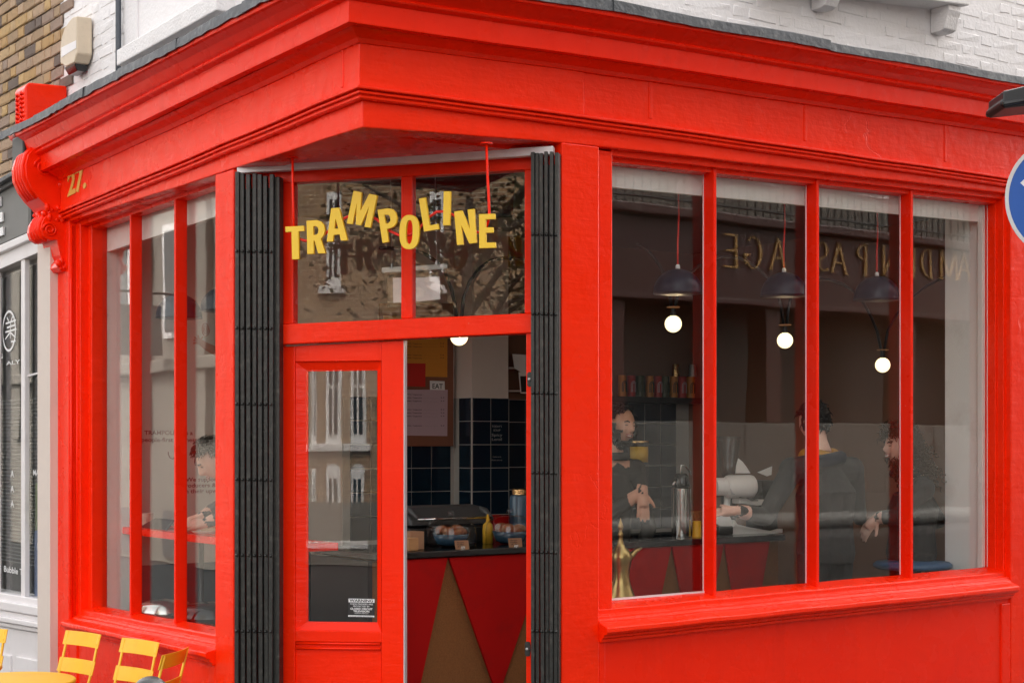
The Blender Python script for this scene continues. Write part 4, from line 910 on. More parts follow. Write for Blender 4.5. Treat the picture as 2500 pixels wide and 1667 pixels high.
def copy_tree(o, parent=None):
    c = o.copy(); COL.objects.link(c); c.parent = parent
    for ch in o.children: copy_tree(ch, c)
    return c
def place(t, tx, ty, ang, z=0.04): t.location = (tx, ty, z); t.rotation_euler = (0, 0, ang)
ch1 = make_chair('yellow bistro chair with its back to the red wall, beside the far pilaster')
spots = [(-2.545, 8.51, R_(-40), None), (-2.15, 8.17, R_(-41), 'yellow bistro chair with its back to the red wall, behind the ball bollard'),
         (-1.955, 7.98, R_(-101), 'yellow bistro chair turned side on to the red wall below the window'),
         (-3.085, 8.66, R_(-20), 'yellow bistro chair in front of the white tea shop panels')]
for i, (x, y, a, lb) in enumerate(spots):
    c = ch1 if i == 0 else copy_tree(ch1)
    if lb: c['label'] = lb
    place(c, x, y, a)
def make_table(x, y, r, label):
    t = thing('bistro_table', label, 'table', (x, y, 0.04), group='round yellow bistro tables outside')
    m = MB(); m.lathe((x, y, 0.04), [(0.0, 0.690), (r - 0.004, 0.690), (r, 0.694), (r + 0.001, 0.706), (r - 0.004, 0.711), (0.0, 0.713)], 64); build(m, 'table_top', 'yellow_metal', t, smooth=True, auto=40)
    for k in range(3):
        a = k * 2.094 + 0.4; m = MB(); m.tube([(x + 0.2 * math.cos(a), y + 0.2 * math.sin(a), 0.735), (x, y, 0.40), (x + 0.24 * math.cos(a + 2.6), y + 0.24 * math.sin(a + 2.6), 0.04)], 0.009, 8); build(m, 'leg', 'yellow_metal', t, smooth=True)
    m = MB(); m.lathe((x, y, 0.38), [(0.03, 0), (0.03, 0.04)], 12); build(m, 'leg_ring', 'yellow_metal', t)
make_table(-2.44, 7.67, 0.30, 'round yellow bistro table in front of the far pilaster')
make_table(-2.95, 8.12, 0.30, 'round yellow bistro table in front of the tea shop')
# ball-topped bollard
bx, by = (367 - CX) / FPX * 5.0, 5.0
bt = thing('bollard', 'dark iron bollard with a worn ball top before the chairs', 'bollard', (bx, by, -0.02))
mat('bollard', (0.035, 0.035, 0.036), 0.45, var=0.5, vscale=30, bump=0.3, bscale=60, dirt=(0.25, 0.25, 0.26), dscale=30, damt=0.7)
m = MB(); m.lathe((bx, by, -0.02), [(0.085, 0), (0.085, 0.12), (0.065, 0.16), (0.06, 0.9), (0.05, 1.0), (0.065, 1.02), (0.065, 1.04), (0.03, 1.055)], 24); build(m, 'post', 'bollard', bt, smooth=True, auto=40)
m = MB(); m.ball((bx, by, 1.103), 0.061, 28); build(m, 'ball_finial', 'bollard', bt, smooth=True)
# blue round road sign with its lamp, on a post just out of the picture
sY = 5.75; sX = (2604 - CX) / FPX * sY; sZ = EYE + (HY - 485) * sY / FPX; r_ = 150 * sY / FPX
rs = thing('road_sign', 'round blue road sign with white arrow and pale rim, black sign lamp above', 'road sign', (sX, sY + 0.05, -0.02))
F0 = Fr((0, sY), (1, 0), (0, -1))
m = MB(); m.tube([(sX, sY + 0.05, -0.02), (sX, sY + 0.05, 3.7)], 0.038, 16); build(m, 'post', 'grey_trim', rs, smooth=True)
m = MB(); m.poly([(sX + r_ * math.cos(2 * math.pi * i / 72), sY, sZ + r_ * math.sin(2 * math.pi * i / 72)) for i in range(72)], (0, 0.004, 0)); pl_ = build(m, 'sign_plate', 'sign_blue', rs)
m = MB(); o_ = [(sX + r_ * 1.005 * math.cos(2 * math.pi * i / 72), sY - 0.002, sZ + r_ * 1.005 * math.sin(2 * math.pi * i / 72)) for i in range(72)]; h_ = [(sX + r_ * 0.945 * math.cos(2 * math.pi * i / 72), sY - 0.002, sZ + r_ * 0.945 * math.sin(2 * math.pi * i / 72)) for i in range(72)]
m.poly(o_, (0, 0.0018, 0), [h_]); build(m, 'rim', 'sign_grey', pl_)
k_ = sY / FPX
arrow = [(2491, 447), (2540, 400), (2540, 428), (2590, 428), (2640, 455), (2640, 600), (2600, 600), (2600, 475), (2580, 464), (2540, 464), (2540, 493)]
m = MB(); m.poly([((x - CX) * k_, sY - 0.001, EYE + (HY - y) * k_) for x, y in arrow], (0, 0.0008, 0)); build(m, 'arrow', 'vinyl_white', pl_)
lam = [(2427, 239), (2500, 222), (2560, 210), (2640, 205), (2640, 262), (2560, 268), (2500, 272), (2430, 280), (2420, 272), (2420, 264), (2426, 259)]
m = MB(); m.poly([((x - CX) * k_, sY - 0.11, EYE + (HY - y) * k_) for x, y in lam], (0, 0.18, 0)); lp = build(m, 'lamp_head', 'black', rs, bevel=0.012, seg=3)
m = MB(); m.poly([((x - CX) * k_, sY - 0.125, EYE + (HY - y) * k_) for x, y in ((2421, 266), (2500, 254), (2640, 246), (2640, 256), (2500, 264), (2424, 277))], (0, 0.21, 0)); build(m, 'lamp_rim', 'black_gloss', lp, bevel=0.006)
m = MB(); m.poly([((x - CX) * k_, sY - 0.1105, EYE + (HY - y) * k_) for x, y in ((2497, 226), (2512, 223), (2512, 237), (2497, 240))], (0, 0.0004, 0)); build(m, 'lamp_label', 'vinyl_white', lp)
m = MB(); m.tube([((2630 - CX) * k_, sY - 0.02, EYE + (HY - 235) * k_), (sX, sY + 0.05, 3.6)], 0.02, 8); build(m, 'lamp_arm', 'black', lp, smooth=True)
# ================================================================== INTERIOR SHELL
FLO, CEI, PW = 0.30, 3.47, -3.75
def rb(s0, s1, d0, d1, z0, z1, name, m, parent=None, bevel=0.0, **k):
    q = MB(); q.box(FR, s0, s1, d0, d1, z0, z1); return build(q, name, m, parent if parent is not None else cafe, bevel=bevel, **k)
def Wp(px, py, Y): return Vector(((px - CX) / FPX * Y, Y, EYE + (HY - py) * Y / FPX))
q = MB(); q.poly([FR.P(0.16, -3.8, 0.0), FR.P(5.4, -3.8, 0.0), FR.P(5.4, -0.16, 0.0), FR.P(1.2, -0.16, 0), FR.P(0.2, -1.3, 0)], (0, 0, FLO)); build(q, 'floor', 'floor_in', cafe)
q = MB(); q.poly([FR.P(0.13, -3.9, CEI), FR.P(5.6, -3.9, CEI), FR.P(5.6, -0.13, CEI), FR.P(0.13, -0.13, CEI)], (0, 0, 0.05)); build(q, 'ceiling', 'ceiling', cafe)
iw = rb(-0.05, 5.6, -3.98, PW, 0.0, CEI, 'interior_wall', 'plaster_pale', label='pale plaster party wall with tiles and mural')
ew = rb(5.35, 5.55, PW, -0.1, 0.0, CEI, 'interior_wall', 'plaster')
# dark lower wall seen under the window shelf
sT = FR.at(836, 1000, PW)[0]
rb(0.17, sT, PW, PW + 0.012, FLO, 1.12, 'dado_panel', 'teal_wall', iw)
# tiles
pil0, pil1, PD = FR.at(1152, 1000, PW + 0.23)[0], FR.at(1241, 1000, PW + 0.23)[0], PW + 0.23
rb(pil1 + 0.02, 5.4, PW, PW + 0.003, FLO, CEI, 'shaded_wall_tone', 'plaster', iw)  # same wall, darkened by colour to stand for the weaker light here
Yp = FR.P(pil0, PD, 0).y; TS = 57.3 * Yp / FPX; J = 0.005
def tile_proto(w, h): return build(brick_mesh(w, h, 0.006, 1, r=0.0025, bow=0.0), 'tile', 'tile', org=(0, 0, 0))
pt = tile_proto(TS - J, TS - J)
rb(sT, 5.3, PW, PW + 0.0045, 1.0, EYE + 2 * TS, 'grout_bed', 'grout', iw)
pilr = rb(pil0, pil1, PW, PD, FLO, CEI, 'pillar', 'plaster_pale')
rb(pil0 - 0.004, pil1 + 0.004, PW + 0.005, PD + 0.004, 1.0, EYE + 2 * TS, 'grout_bed', 'grout', pilr)
sref = FR.at(1051, 1000, PW)[0]; n0 = int((sT - sref) / TS)
for i in range(n0, 26):
    s = sref + i * TS
    if s + TS > 5.2 or (pil0 - 0.02 < s + TS / 2 < pil1 + 0.02): continue
    x = FR.px(s + TS / 2, PW, 1.9)[0]
    if not (800 < x < 1310 or 1460 < x < 1900): continue
    for j in range(-4, 2):
        put(pt, 'tile', iw, FR.P(s + TS / 2 + J / 2, PW + 0.0045, EYE + j * TS + J / 2), FR.rot)
nw = (pil1 - pil0) / 2
for i in range(2):
    for j in range(-4, 2): put(pt, 'tile', pilr, FR.P(pil0 + nw * (i + 0.5), PD + 0.004, EYE + j * TS + J / 2), FR.rot, scale=(nw / TS * 0.995, 1, 1))
ptn = tile_proto(0.22 / 1.5, TS - J)
for j in range(-4, 2): put(ptn, 'tile', pilr, FR.P(pil0 - 0.004, PW + 0.15, EYE + j * TS + J / 2), FR.rot - math.pi / 2)
bpy.data.objects.remove(pt); bpy.data.objects.remove(ptn)
q = MB(); q.tube([FR.P(pil0 - 0.002, PD + 0.002, 1.0), FR.P(pil0 - 0.002, PD + 0.002, EYE + 2 * TS)], 0.006, 6); build(q, 'corner_trim', 'grout', pilr)
for t, y, h, w_ in (("TODAY'S", 1043, 5, 24), ('SOUP', 1052.5, 5, 17), ('Spicy', 1064.5, 6.5, 26), ('Lentil', 1075, 6.5, 24), ('Come on in', 1116, 3, 20), ('Warm you up', 1124, 3, 26)):
    dtext(t, 1213, y, h, 'chalk', pilr, PD + 0.0105, w_, 0.0, fr=FR, name='chalk_writing')
# wall mural in the left window
for t, xc, y, h, w_, in (('TRAMPOLINE is a', 412, 1061, 10, 118), ('people-first business', 414, 1078, 10, 136), ('We support our', 508, 1174, 9.5, 108), ('producers & our', 500, 1188.5, 9.5, 112), ('on their upward', 498, 1202.5, 9.5, 108)):
    dtext(t, xc, y, h, 'ink_red', iw, PW + 0.001, w_, 0.022, fr=FR, name='wall_writing')
q = MB(); q.tube([FR.W(*p, PW + 0.003) for p in ((411, 1102), (411.5, 1110), (415, 1117), (421, 1120), (427, 1117), (431, 1110))], 0.004, 6); build(q, 'wall_drawing', 'ink_red', iw)
sp = [(502 + (14 - t * 1.35) * math.cos(t * 1.9) * 0.72, 803 + (18 - t * 1.7) * math.sin(t * 1.9)) for t in [i * 0.22 for i in range(44)]]
q = MB(); q.tube([FR.W(x, y, PW + 0.003) for x, y in sp], 0.0035, 6); build(q, 'wall_drawing', 'mural_arm', iw, smooth=True)
arm = [(545, 858), (528, 846), (505, 836), (493, 829), (497, 822), (494, 821), (490, 826), (487, 824), (485, 818), (482, 818), (482, 825), (479, 824), (476, 821), (474, 823), (476, 828), (472, 829), (472, 832), (477, 834), (472, 836), (472, 840), (480, 839), (487, 841), (497, 852), (515, 863), (545, 878)]
q = MB(); q.poly([FR.W(x, y, PW + 0.002) for x, y in arm], Vector((FR.n[0], FR.n[1], 0)) * 0.001); build(q, 'wall_drawing', 'mural_arm', iw)
# menu board
mbd = thing('menu_board', 'brown menu board on the tiles with orange, red and pink sheets', 'menu board', FR.P(FR.at(1040, 1000, PW + 0.05)[0], PW + 0.05, 1.9))
def rq(pts, d1, th, name, m, parent, bevel=0.0, **k):
    q = MB(); q.quad(FR, pts, d1, d1 - th); return build(q, name, m, parent, bevel=bevel, **k)
rq([(930, 740), (1107, 740), (1107, 1089), (930, 1089)], PW + 0.045, 0.035, 'backing_board', 'board', mbd, 0.003)
rq([(935, 770), (1092.5, 775), (1092, 920.5), (935, 917)], PW + 0.048, 0.002, 'sheet', 'paper_orange', mbd)
rq([(950, 886), (1039, 887), (1038.5, 944), (950, 941)], PW + 0.052, 0.002, 'sheet', 'paper_red', mbd)
rq([(945, 951), (1093, 951), (1092, 1064), (945, 1062)], PW + 0.048, 0.002, 'sheet', 'paper_pink', mbd)
rq([(1049.5, 929), (1085.5, 930.5), (1086, 952.5), (1050, 951)], PW + 0.054, 0.002, 'sheet', 'paper_white', mbd)
dtext('EAT', 1068, 948.5, 12, 'ink', mbd, PW + 0.0545, 25, 0.01, fr=FR)
for y0, dy, n, x0, x1, c in ((840, 7, 2, 990, 1085, 'ink_red'), (868, 7, 2, 990, 1085, 'ink_red'), (964, 0, 1, 990, 1010, 'ink'), (972, 8, 2, 990, 1086, 'ink'), (1001, 8, 3, 990, 1086, 'ink'), (1040, 0, 1, 990, 1086, 'ink')):
    for k in range(n):
        y = y0 + dy * k
        dtext('Flat white / Cappuccino', x0 + 18, y, 3.2, c, mbd, PW + 0.0492, 44, 0.0, fr=FR)
        if x1 > 1050:
            dtext('.' * 40, (x0 + 42 + x1 - 14) / 2, y, 1.6, c, mbd, PW + 0.0492, x1 - x0 - 60, 0.0, fr=FR); dtext('3.4', x1 - 6, y, 3.2, c, mbd, PW + 0.0492, 9, 0.0, fr=FR)
# small shelf with cards beside the pillar
sh = thing('card_shelf', 'small white wall shelf with leaning cards beside the tiled pillar', 'shelf', FR.P(pil1 + 0.2, PW + 0.1, 2.4))
for y in (899, 955): rq([(1243, y - 3), (1300, y - 3), (1300, y + 1), (1243, y + 1)], PW + 0.12, 0.11, 'shelf_board', 'plaster_pale', sh)
cd = thing('leaning_card', 'white printed card leaning on the small wall shelf', 'card', FR.P(pil1 + 0.25, PW + 0.13, 2.35))
rq([(1251, 864), (1284, 866), (1284, 915), (1256, 899)], PW + 0.13, 0.002, 'card_sheet', 'paper_white', cd)
cd2 = thing('photo_card', 'white photo card with black picture leaning on the small wall shelf', 'card', FR.P(pil1 + 0.25, PW + 0.14, 2.3))
rq([(1266, 908), (1292, 908), (1292, 961), (1271, 960)], PW + 0.145, 0.002, 'card_sheet', 'paper_white', cd2); rq([(1270, 918), (1292, 918), (1292, 957), (1273, 957)], PW + 0.147, 0.001, 'picture', 'black', cd2)

# ================================================================== SERVICE COUNTER
CF = -1.35
ctr = thing('service_counter', 'black topped counter with red pointed panels over cork front', 'counter', FR.P(2.2, CF - 0.3, FLO))
s0c = FR.at(912, 1341, CF)[0]; s1c = FR.at(1905, 1320, CF)[0]; ZC = FR.at(1135, 1341, CF + 0.03)[1]
rb(max(0.6, s0c), s1c, CF - 0.62, CF - 0.02, FLO, ZC - 0.05, 'cork_front', 'cork', ctr)
rb(max(0.55, s0c), s1c + 0.02, CF - 0.66, CF + 0.03, ZC - 0.038, ZC, 'worktop', 'black_gloss', ctr, 0.006)
rb(max(0.6, s0c) - 0.03, max(0.6, s0c) - 0.002, CF - 0.64, CF - 0.01, FLO, ZC - 0.042, 'end_panel', 'black', ctr)
gx = [930, 1095, 1336, 1500, 1641, 1769, 1881]
gs = [FR.at(x, 1356, CF + 0.012)[0] for x in gx]
for a, b in zip(gs, gs[1:]):
    q = MB(); m_ = (a + b) / 2; q.poly([FR.P(a + 0.004, CF + 0.012, ZC - 0.042), FR.P(b - 0.004, CF + 0.012, ZC - 0.042), FR.P(m_ + 0.02, CF + 0.006, ZC - 0.80), FR.P(m_ - 0.02, CF + 0.006, ZC - 0.80)], -Vector((FR.n[0], FR.n[1], 0)) * 0.016); build(q, 'pointed_panel', 'counter_red', ctr, bevel=0.002)
def on(px, d): s = FR.at(px, 1300, d)[0]; return s, FR.P(s, d, ZC + 0.001)
def ppm(px, d): return FPX / FR.P(FR.at(px, 1300, d)[0], d, 0).y     # pixels per metre there
def cake(px, d, dome_px, lb, card):
    s, c = on(px, d); k = ppm(px, d); R = dome_px / k; H = (1337 - 1266) / k
    t = thing('cake_dome', lb, 'cake dome', c)
    q = MB(); q.lathe(c, [(R * math.cos(a) ** 0.55 if a < 1.55 else 0.0, H * 0.42 + H * 0.58 * math.sin(a)) if a > 0 else (R, 0.0) for a in [0, 0.01, .2, .4, .6, .8, 1.0, 1.2, 1.35, 1.5708]], 40); build(q, 'glass_cover', 'clear', t, smooth=True)
    q = MB(); q.ball((c.x, c.y, c.z + H + 0.022), 0.021, 16); build(q, 'knob', 'clear', t, smooth=True)
    t2 = thing('serving_bowl', 'blue bowl of pastries under ' + lb.split(' ', 1)[1], 'bowl', c)
    rb_ = R * 0.74
    q = MB(); q.lathe(c, [(rb_ * 0.5, 0.004), (rb_ * 0.8, 0.02), (rb_, H * 0.44), (rb_ * 0.96, H * 0.44), (rb_ * 0.75, 0.03), (0, 0.02)], 32); build(q, 'bowl', 'blue_ceramic', t2, smooth=True)
    r = random.Random(int(px))
    for i in range(7):
        a = i * 0.9; q = MB(); q.ball((c.x + rb_ * 0.5 * math.cos(a), c.y + rb_ * 0.5 * math.sin(a), c.z + H * 0.46 + r.uniform(0, .02)), 0.034, 12, sc_=(1.2, 0.9, 0.8)); build(q, 'pastry', 'food', t2, smooth=True)
    if card:
        x0, x1, y0, y1 = card; t3 = thing('price_card', 'brown handwritten price card before ' + lb.split(' ', 1)[1], 'card', FR.P(s, CF - 0.0, ZC))
        q = MB(); q.quad(FR, [(x0, y0), (x1 - 3, y0 - 1), (x1, y1 - 0.5), (x0 + 3, y1)], CF + 0.018, CF + 0.014); build(q, 'card_sheet', 'card', t3)
        q = MB(); q.quad(FR, [((x0 + x1) / 2 - 3, y1 - 8), ((x0 + x1) / 2 + 7, y1 - 8.5), ((x0 + x1) / 2 + 7, y1 - 1), ((x0 + x1) / 2 - 3, y1 - 0.8)], CF + 0.0195, CF + 0.0185); build(q, 'clip', 'steel', t3)
        for tt, yy in (('Banana', y0 + 6), ('Muffin', y0 + 11), ('3.5', y0 + 16)): dtext(tt, (x0 + x1) / 2 - 4, yy, 3.4, 'ink', t3, CF + 0.0185, 16, 0.0, fr=FR)
cake(1101, CF - 0.22, 62, 'tall clear glass cake dome beside the wooden block on the counter', (1110, 1146, 1319, 1341))
cake(1245, CF - 0.22, 60, 'tall clear glass cake dome beside the folding gate on the counter', (1241, 1276, 1313.5, 1338))
def cbox(x0, x1, y0, y1, d, dep, name, m, lb, cat, bevel=0.004):
    a = FR.at(x0, y1, d)[0]; b = FR.at(x1, y1, d)[0]; z1 = FR.at((x0 + x1) / 2, y0, d)[1]
    q = MB(); q.box(FR, a, b, d - dep, d, ZC + 0.001, z1); return build(q, name, m, None, bevel=bevel, label=lb, cat=cat)
cbox(997, 1022, 1312, 1342, CF - 0.03, 0.05, 'wooden_block', 'wood', 'small pale wooden block on the counter edge', 'block')
cbox(1001, 1036, 1297, 1342, CF - 0.10, 0.10, 'cardboard_box', 'card', 'brown cardboard box behind the wooden block', 'box')
cbox(1204, 1243, 1257, 1335, CF - 0.50, 0.08, 'red_carton', 'counter_red', 'red carton behind the cake domes', 'carton')
# panini grill
gr = thing('panini_grill', 'black panini grill with long steel handle behind the cake domes', 'grill', on(1100, CF - 0.5)[1])
q = MB(); a = FR.at(1000, 1300, CF - 0.42)[0]; b = FR.at(1190, 1300, CF - 0.42)[0]
q.box(FR, a, b, CF - 0.64, CF - 0.42, ZC + 0.001, ZC + 0.10); build(q, 'base', 'black', gr, bevel=0.01)
q = MB(); q.poly([FR.P(a, d, z) for d, z in ((CF - 0.40, ZC + 0.115), (CF - 0.42, ZC + 0.15), (CF - 0.50, ZC + 0.215), (CF - 0.60, ZC + 0.225), (CF - 0.65, ZC + 0.18), (CF - 0.65, ZC + 0.11))], Vector((FR.u[0], FR.u[1], 0)) * (b - a)); build(q, 'lid', 'grey_dark', gr, bevel=0.01)
q = MB(); q.tube([FR.W(1020, 1268, CF - 0.36), FR.W(1200, 1262, CF - 0.36)], 0.008, 8); build(q, 'handle_bar', 'steel', gr, smooth=True)
for x0, x1 in ((985, 1020), (1165, 1202)):
    q = MB(); q.tube([FR.W(x0 + 3, 1240, CF - 0.52), FR.W((x0 + x1) / 2, 1246, CF - 0.44), FR.W(x1, 1266, CF - 0.36)], [0.016, 0.02, 0.011], 8); build(q, 'handle_arm', 'grey_dark', gr, smooth=True)
# squeezy bottle and dark canister
bs, bc = on(1191, CF - 0.35); q = MB(); q.lathe(bc, [(0.030, 0), (0.032, 0.08), (0.028, 0.11), (0.012, 0.125), (0.005, 0.17), (0, 0.17)], 16); build(q, 'sauce_bottle', 'jar_yellow', None, smooth=True, label='yellow squeezy sauce bottle beside the grill', cat='bottle')
cs_, cc_ = on(1268, CF - 0.45); t = thing('canister', 'dark blue canister behind the second cake dome', 'canister', cc_)
q = MB(); q.lathe(cc_, [(0.06, 0), (0.062, 0.26), (0.055, 0.275), (0.03, 0.28), (0, 0.28)], 24); build(q, 'body', 'blue_ceramic', t, smooth=True, auto=40); q = MB(); q.lathe((cc_.x, cc_.y, cc_.z + 0.279), [(0.045, 0), (0.045, 0.03), (0.04, 0.035), (0, 0.036)], 20); build(q, 'lid', 'foil', t)
# air pot
s_, c_ = on(1663.5, CF - 0.16); k = ppm(1663.5, CF - 0.16); r0 = 24 / k; h0 = 118 / k
t = thing('air_pot', 'tall brushed steel pump flask on the counter behind the window', 'flask', c_)
q = MB(); q.lathe(c_, [(r0 * .97, 0), (r0, 0.01), (r0, h0), (r0 * 0.9, h0 + 0.006), (0, h0 + 0.007)], 36); build(q, 'body', 'steel', t, smooth=True, auto=40)
q = MB(); q.lathe((c_.x, c_.y, c_.z + h0 + 0.005), [(r0 * 0.8, 0), (r0 * 0.85, 0.03), (r0 * 0.7, 0.075), (r0 * 0.45, 0.09), (0, 0.092)], 24); build(q, 'pump_head', 'black_gloss', t, smooth=True)
u3 = Vector((FR.u[0], FR.u[1], 0)); zz = Vector((0, 0, 1)); n3 = Vector((FR.n[0], FR.n[1], 0))
q = MB(); b0 = c_ + zz * (h0 + 0.03); q.tube([b0 - u3 * 0.02, b0 - u3 * 0.06 + zz * 0.01, b0 - u3 * 0.075 - zz * 0.015], [0.012, 0.010, 0.008], 8); build(q, 'spout', 'steel', t, smooth=True)
q = MB(); q.tube([b0 + zz * 0.03 - u3 * 0.01, b0 + zz * 0.115 - u3 * 0.0, b0 + zz * 0.115 + u3 * 0.03, b0 + zz * 0.06 + u3 * 0.085], 0.005, 6); build(q, 'carry_handle', 'steel', t, smooth=True)
# yellow jar with foil bag
s_, c_ = on(1701, CF - 0.10); k = ppm(1701, CF - 0.1)
q = MB(); q.lathe(c_, [(0.033, 0), (0.030, 0.004), (0.027, 0.10), (0.0, 0.101)], 20); build(q, 'yellow_cup', 'jar_yellow', None, smooth=True, auto=40, label='yellow cup standing beside the steel flask', cat='cup')
q = MB(); q.poly([FR.W(x, y, CF - 0.16) for x, y in ((1684, 1246), (1720, 1246), (1720, 1262), (1712, 1300), (1690, 1300), (1684, 1262))], -n3 * 0.02); build(q, 'foil_bag', 'foil', None, bevel=0.006, label='crumpled gold foil bag behind the yellow cup', cat='bag')
# white fox-like machine with paper ears
DV = CF - 0.20; zk = lambda x, y: (1700 + x / 5.227, 1050 + y / 5.227)
dv = thing('white_grinder', 'white cylindrical coffee machine with pointed paper ears on the counter', 'coffee machine', on(1800, DV)[1])
ctrp = FR.W(*zk(330, 720), DV); ax = (u3 * 0.94 + n3 * 0.34).normalized(); kp = ppm(1800, DV)
q = MB(); q.lathe(ctrp - ax * 0.05, [(0.055, 0.0), (0.058, 0.01), (0.058, 0.075)], 28, axis=ax); build(q, 'barrel_neck', 'cat_white', dv, smooth=True, auto=40)
q = MB(); q.lathe(ctrp + ax * 0.022, [(0.064, 0.0), (0.073, 0.012), (0.076, 0.03), (0.076, 0.17), (0.071, 0.192), (0.055, 0.205), (0.035, 0.207), (0.033, 0.212), (0, 0.213)], 36, axis=ax); build(q, 'barrel', 'cat_white', dv, smooth=True, auto=35)
for e in ([(540, 358), (590, 400), (640, 465), (692, 548), (505, 548), (515, 450)], [(968, 460), (960, 566), (905, 585), (785, 536)]):
    q = MB(); q.poly([FR.W(*zk(x, y), DV + 0.05) for x, y in e], -n3 * 0.006); build(q, 'paper_ear', 'paper_white', dv)
for e, m_, nm, d_ in (([(500, 730), (563, 648), (614, 728)], 'grey_dark', 'badge', 0.079), ([(555, 838), (650, 838), (720, 885), (790, 890), (790, 902), (710, 902), (640, 862), (555, 862)], 'grey_dark', 'mouth_line', 0.072)):
    q = MB(); q.poly([FR.W(*zk(x, y), DV + d_) for x, y in e], -n3 * 0.008); build(q, nm, m_, dv)
q = MB()
for x0, x1 in ((435, 485), (655, 705)):
    for i in range(6): q.poly([FR.W(*zk(x, y), DV + 0.0775) for x, y in ((x0 + i * 3, 745 + i * 14), (x1 + i * 2, 742 + i * 14), (x1 + i * 2, 746 + i * 14), (x0 + i * 3, 749 + i * 14))], -n3 * 0.004)
build(q, 'vent_slot', 'grey_dark', dv, kind='stuff')
q = MB(); q.poly([FR.W(*zk(x, y), DV + 0.04) for x, y in ((550, 866), (640, 866), (720, 900), (875, 880), (875, 945), (800, 965), (740, 955), (660, 950), (600, 935), (550, 935))], -n3 * 0.07); build(q, 'jaw', 'cat_white', dv, bevel=0.006)
q = MB(); q.poly([FR.W(*zk(x, y), DV + 0.03) for x, y in ((240, 1075), (430, 1088), (476, 1235), (490, 1140), (530, 1200), (700, 1240), (990, 1288), (1105, 1255), (1103, 1306), (990, 1318), (720, 1338), (440, 1346), (385, 1225), (300, 1222), (240, 1180))], -n3 * 0.05); build(q, 'base_tray', 'paper_white', dv, bevel=0.003)
q = MB(); q.box(FR, FR.at(1745, 1300, DV)[0], FR.at(1780, 1300, DV)[0], DV - 0.06, DV + 0.04, ZC + 0.001, ZC + 0.055); build(q, 'drip_block', 'grey_dark', dv, bevel=0.006)
q = MB(); q.tube([ctrp + ax * 0.08 - n3 * 0.05, FR.P(FR.at(1780, 1300, DV)[0], DV - 0.04, ZC + 0.02)], 0.022, 10); build(q, 'stand', 'cat_white', dv, smooth=True)
# black grinder body and glass hopper behind it
gt = thing('black_grinder', 'tall black coffee grinder with clear hopper behind the white machine', 'grinder', on(1887, CF - 0.35)[1])
q = MB(); a = FR.at(1862, 1300, CF - 0.28)[0]; b = FR.at(1899, 1300, CF - 0.28)[0]; zt = FR.at(1887, 1172, CF - 0.28)[1]
q.poly([FR.P(a, CF - 0.28, ZC), FR.P(b, CF - 0.28, ZC), FR.P(b, CF - 0.28, zt - 0.04), FR.P(b - 0.025, CF - 0.28, zt), FR.P(a, CF - 0.28, zt)], -n3 * 0.16); build(q, 'body', 'black', gt, bevel=0.004)
hc = FR.W(1778, 1175, CF - 0.35)
q = MB(); q.lathe(hc, [(0.035, 0.0), (0.055, 0.10), (0.085, 0.26), (0.088, 0.30), (0.082, 0.30), (0.05, 0.10), (0.03, 0.004)], 28); build(q, 'hopper', 'clear', gt, smooth=True)
q = MB(); q.lathe((hc.x, hc.y, ZC), [(0.05, 0), (0.05, hc.z - ZC), (0, hc.z - ZC)], 20); build(q, 'hopper_stand', 'black', gt, smooth=True, auto=40)
# dark tall unit against the wall
rb(FR.at(1853, 1000, PW + 0.3)[0], FR.at(1887, 1000, PW + 0.3)[0], PW, PW + 0.3, FLO, FR.at(1870, 905, PW + 0.3)[1], 'tall_cabinet', 'black', None, 0.005).parent = None
o = bpy.data.objects['tall_cabinet']; o.location = WL['tall_cabinet']; tag(o, 'narrow tall black cabinet against the tiled wall', 'cabinet')
# shelf with canisters
shf = thing('wall_shelf', 'long black wall shelf above the tiles carrying coloured canisters', 'shelf', FR.P(3.4, PW + 0.1, EYE + 2 * TS))
sa_, sb__ = FR.at(1440, 970, PW + 0.2)[0], FR.at(1850, 975, PW + 0.2)[0]; zsh = FR.at(1600, 969, PW + 0.2)[1]
rb(sa_, sb__, PW, PW + 0.20, zsh - 0.045, zsh, 'shelf_board', 'black', shf, 0.003)
tins = [('green', 1485), ('orange', 1519), ('red', 1541), ('green', 1563), ('orange', 1586), ('red', 1606), ('green', 1624), ('orange', 1644.5), ('red', 1665.5), ('orange', 1686)]
TG = {'green': 'dark green canister between a red and an orange one on the wall shelf', 'orange': 'orange canister between a green and a red one with nothing on top', 'red': 'red canister between an orange and a green one on the wall shelf'}
TL = {0: 'dark green canister at the end of the wall shelf row', 7: 'orange canister carrying the copper tumbler on the wall shelf', 8: 'red canister between two orange ones on the wall shelf', 9: 'orange canister carrying the dull steel tumbler on the wall shelf'}
nm_ = {'green': 'dark green', 'orange': 'orange', 'red': 'red'}
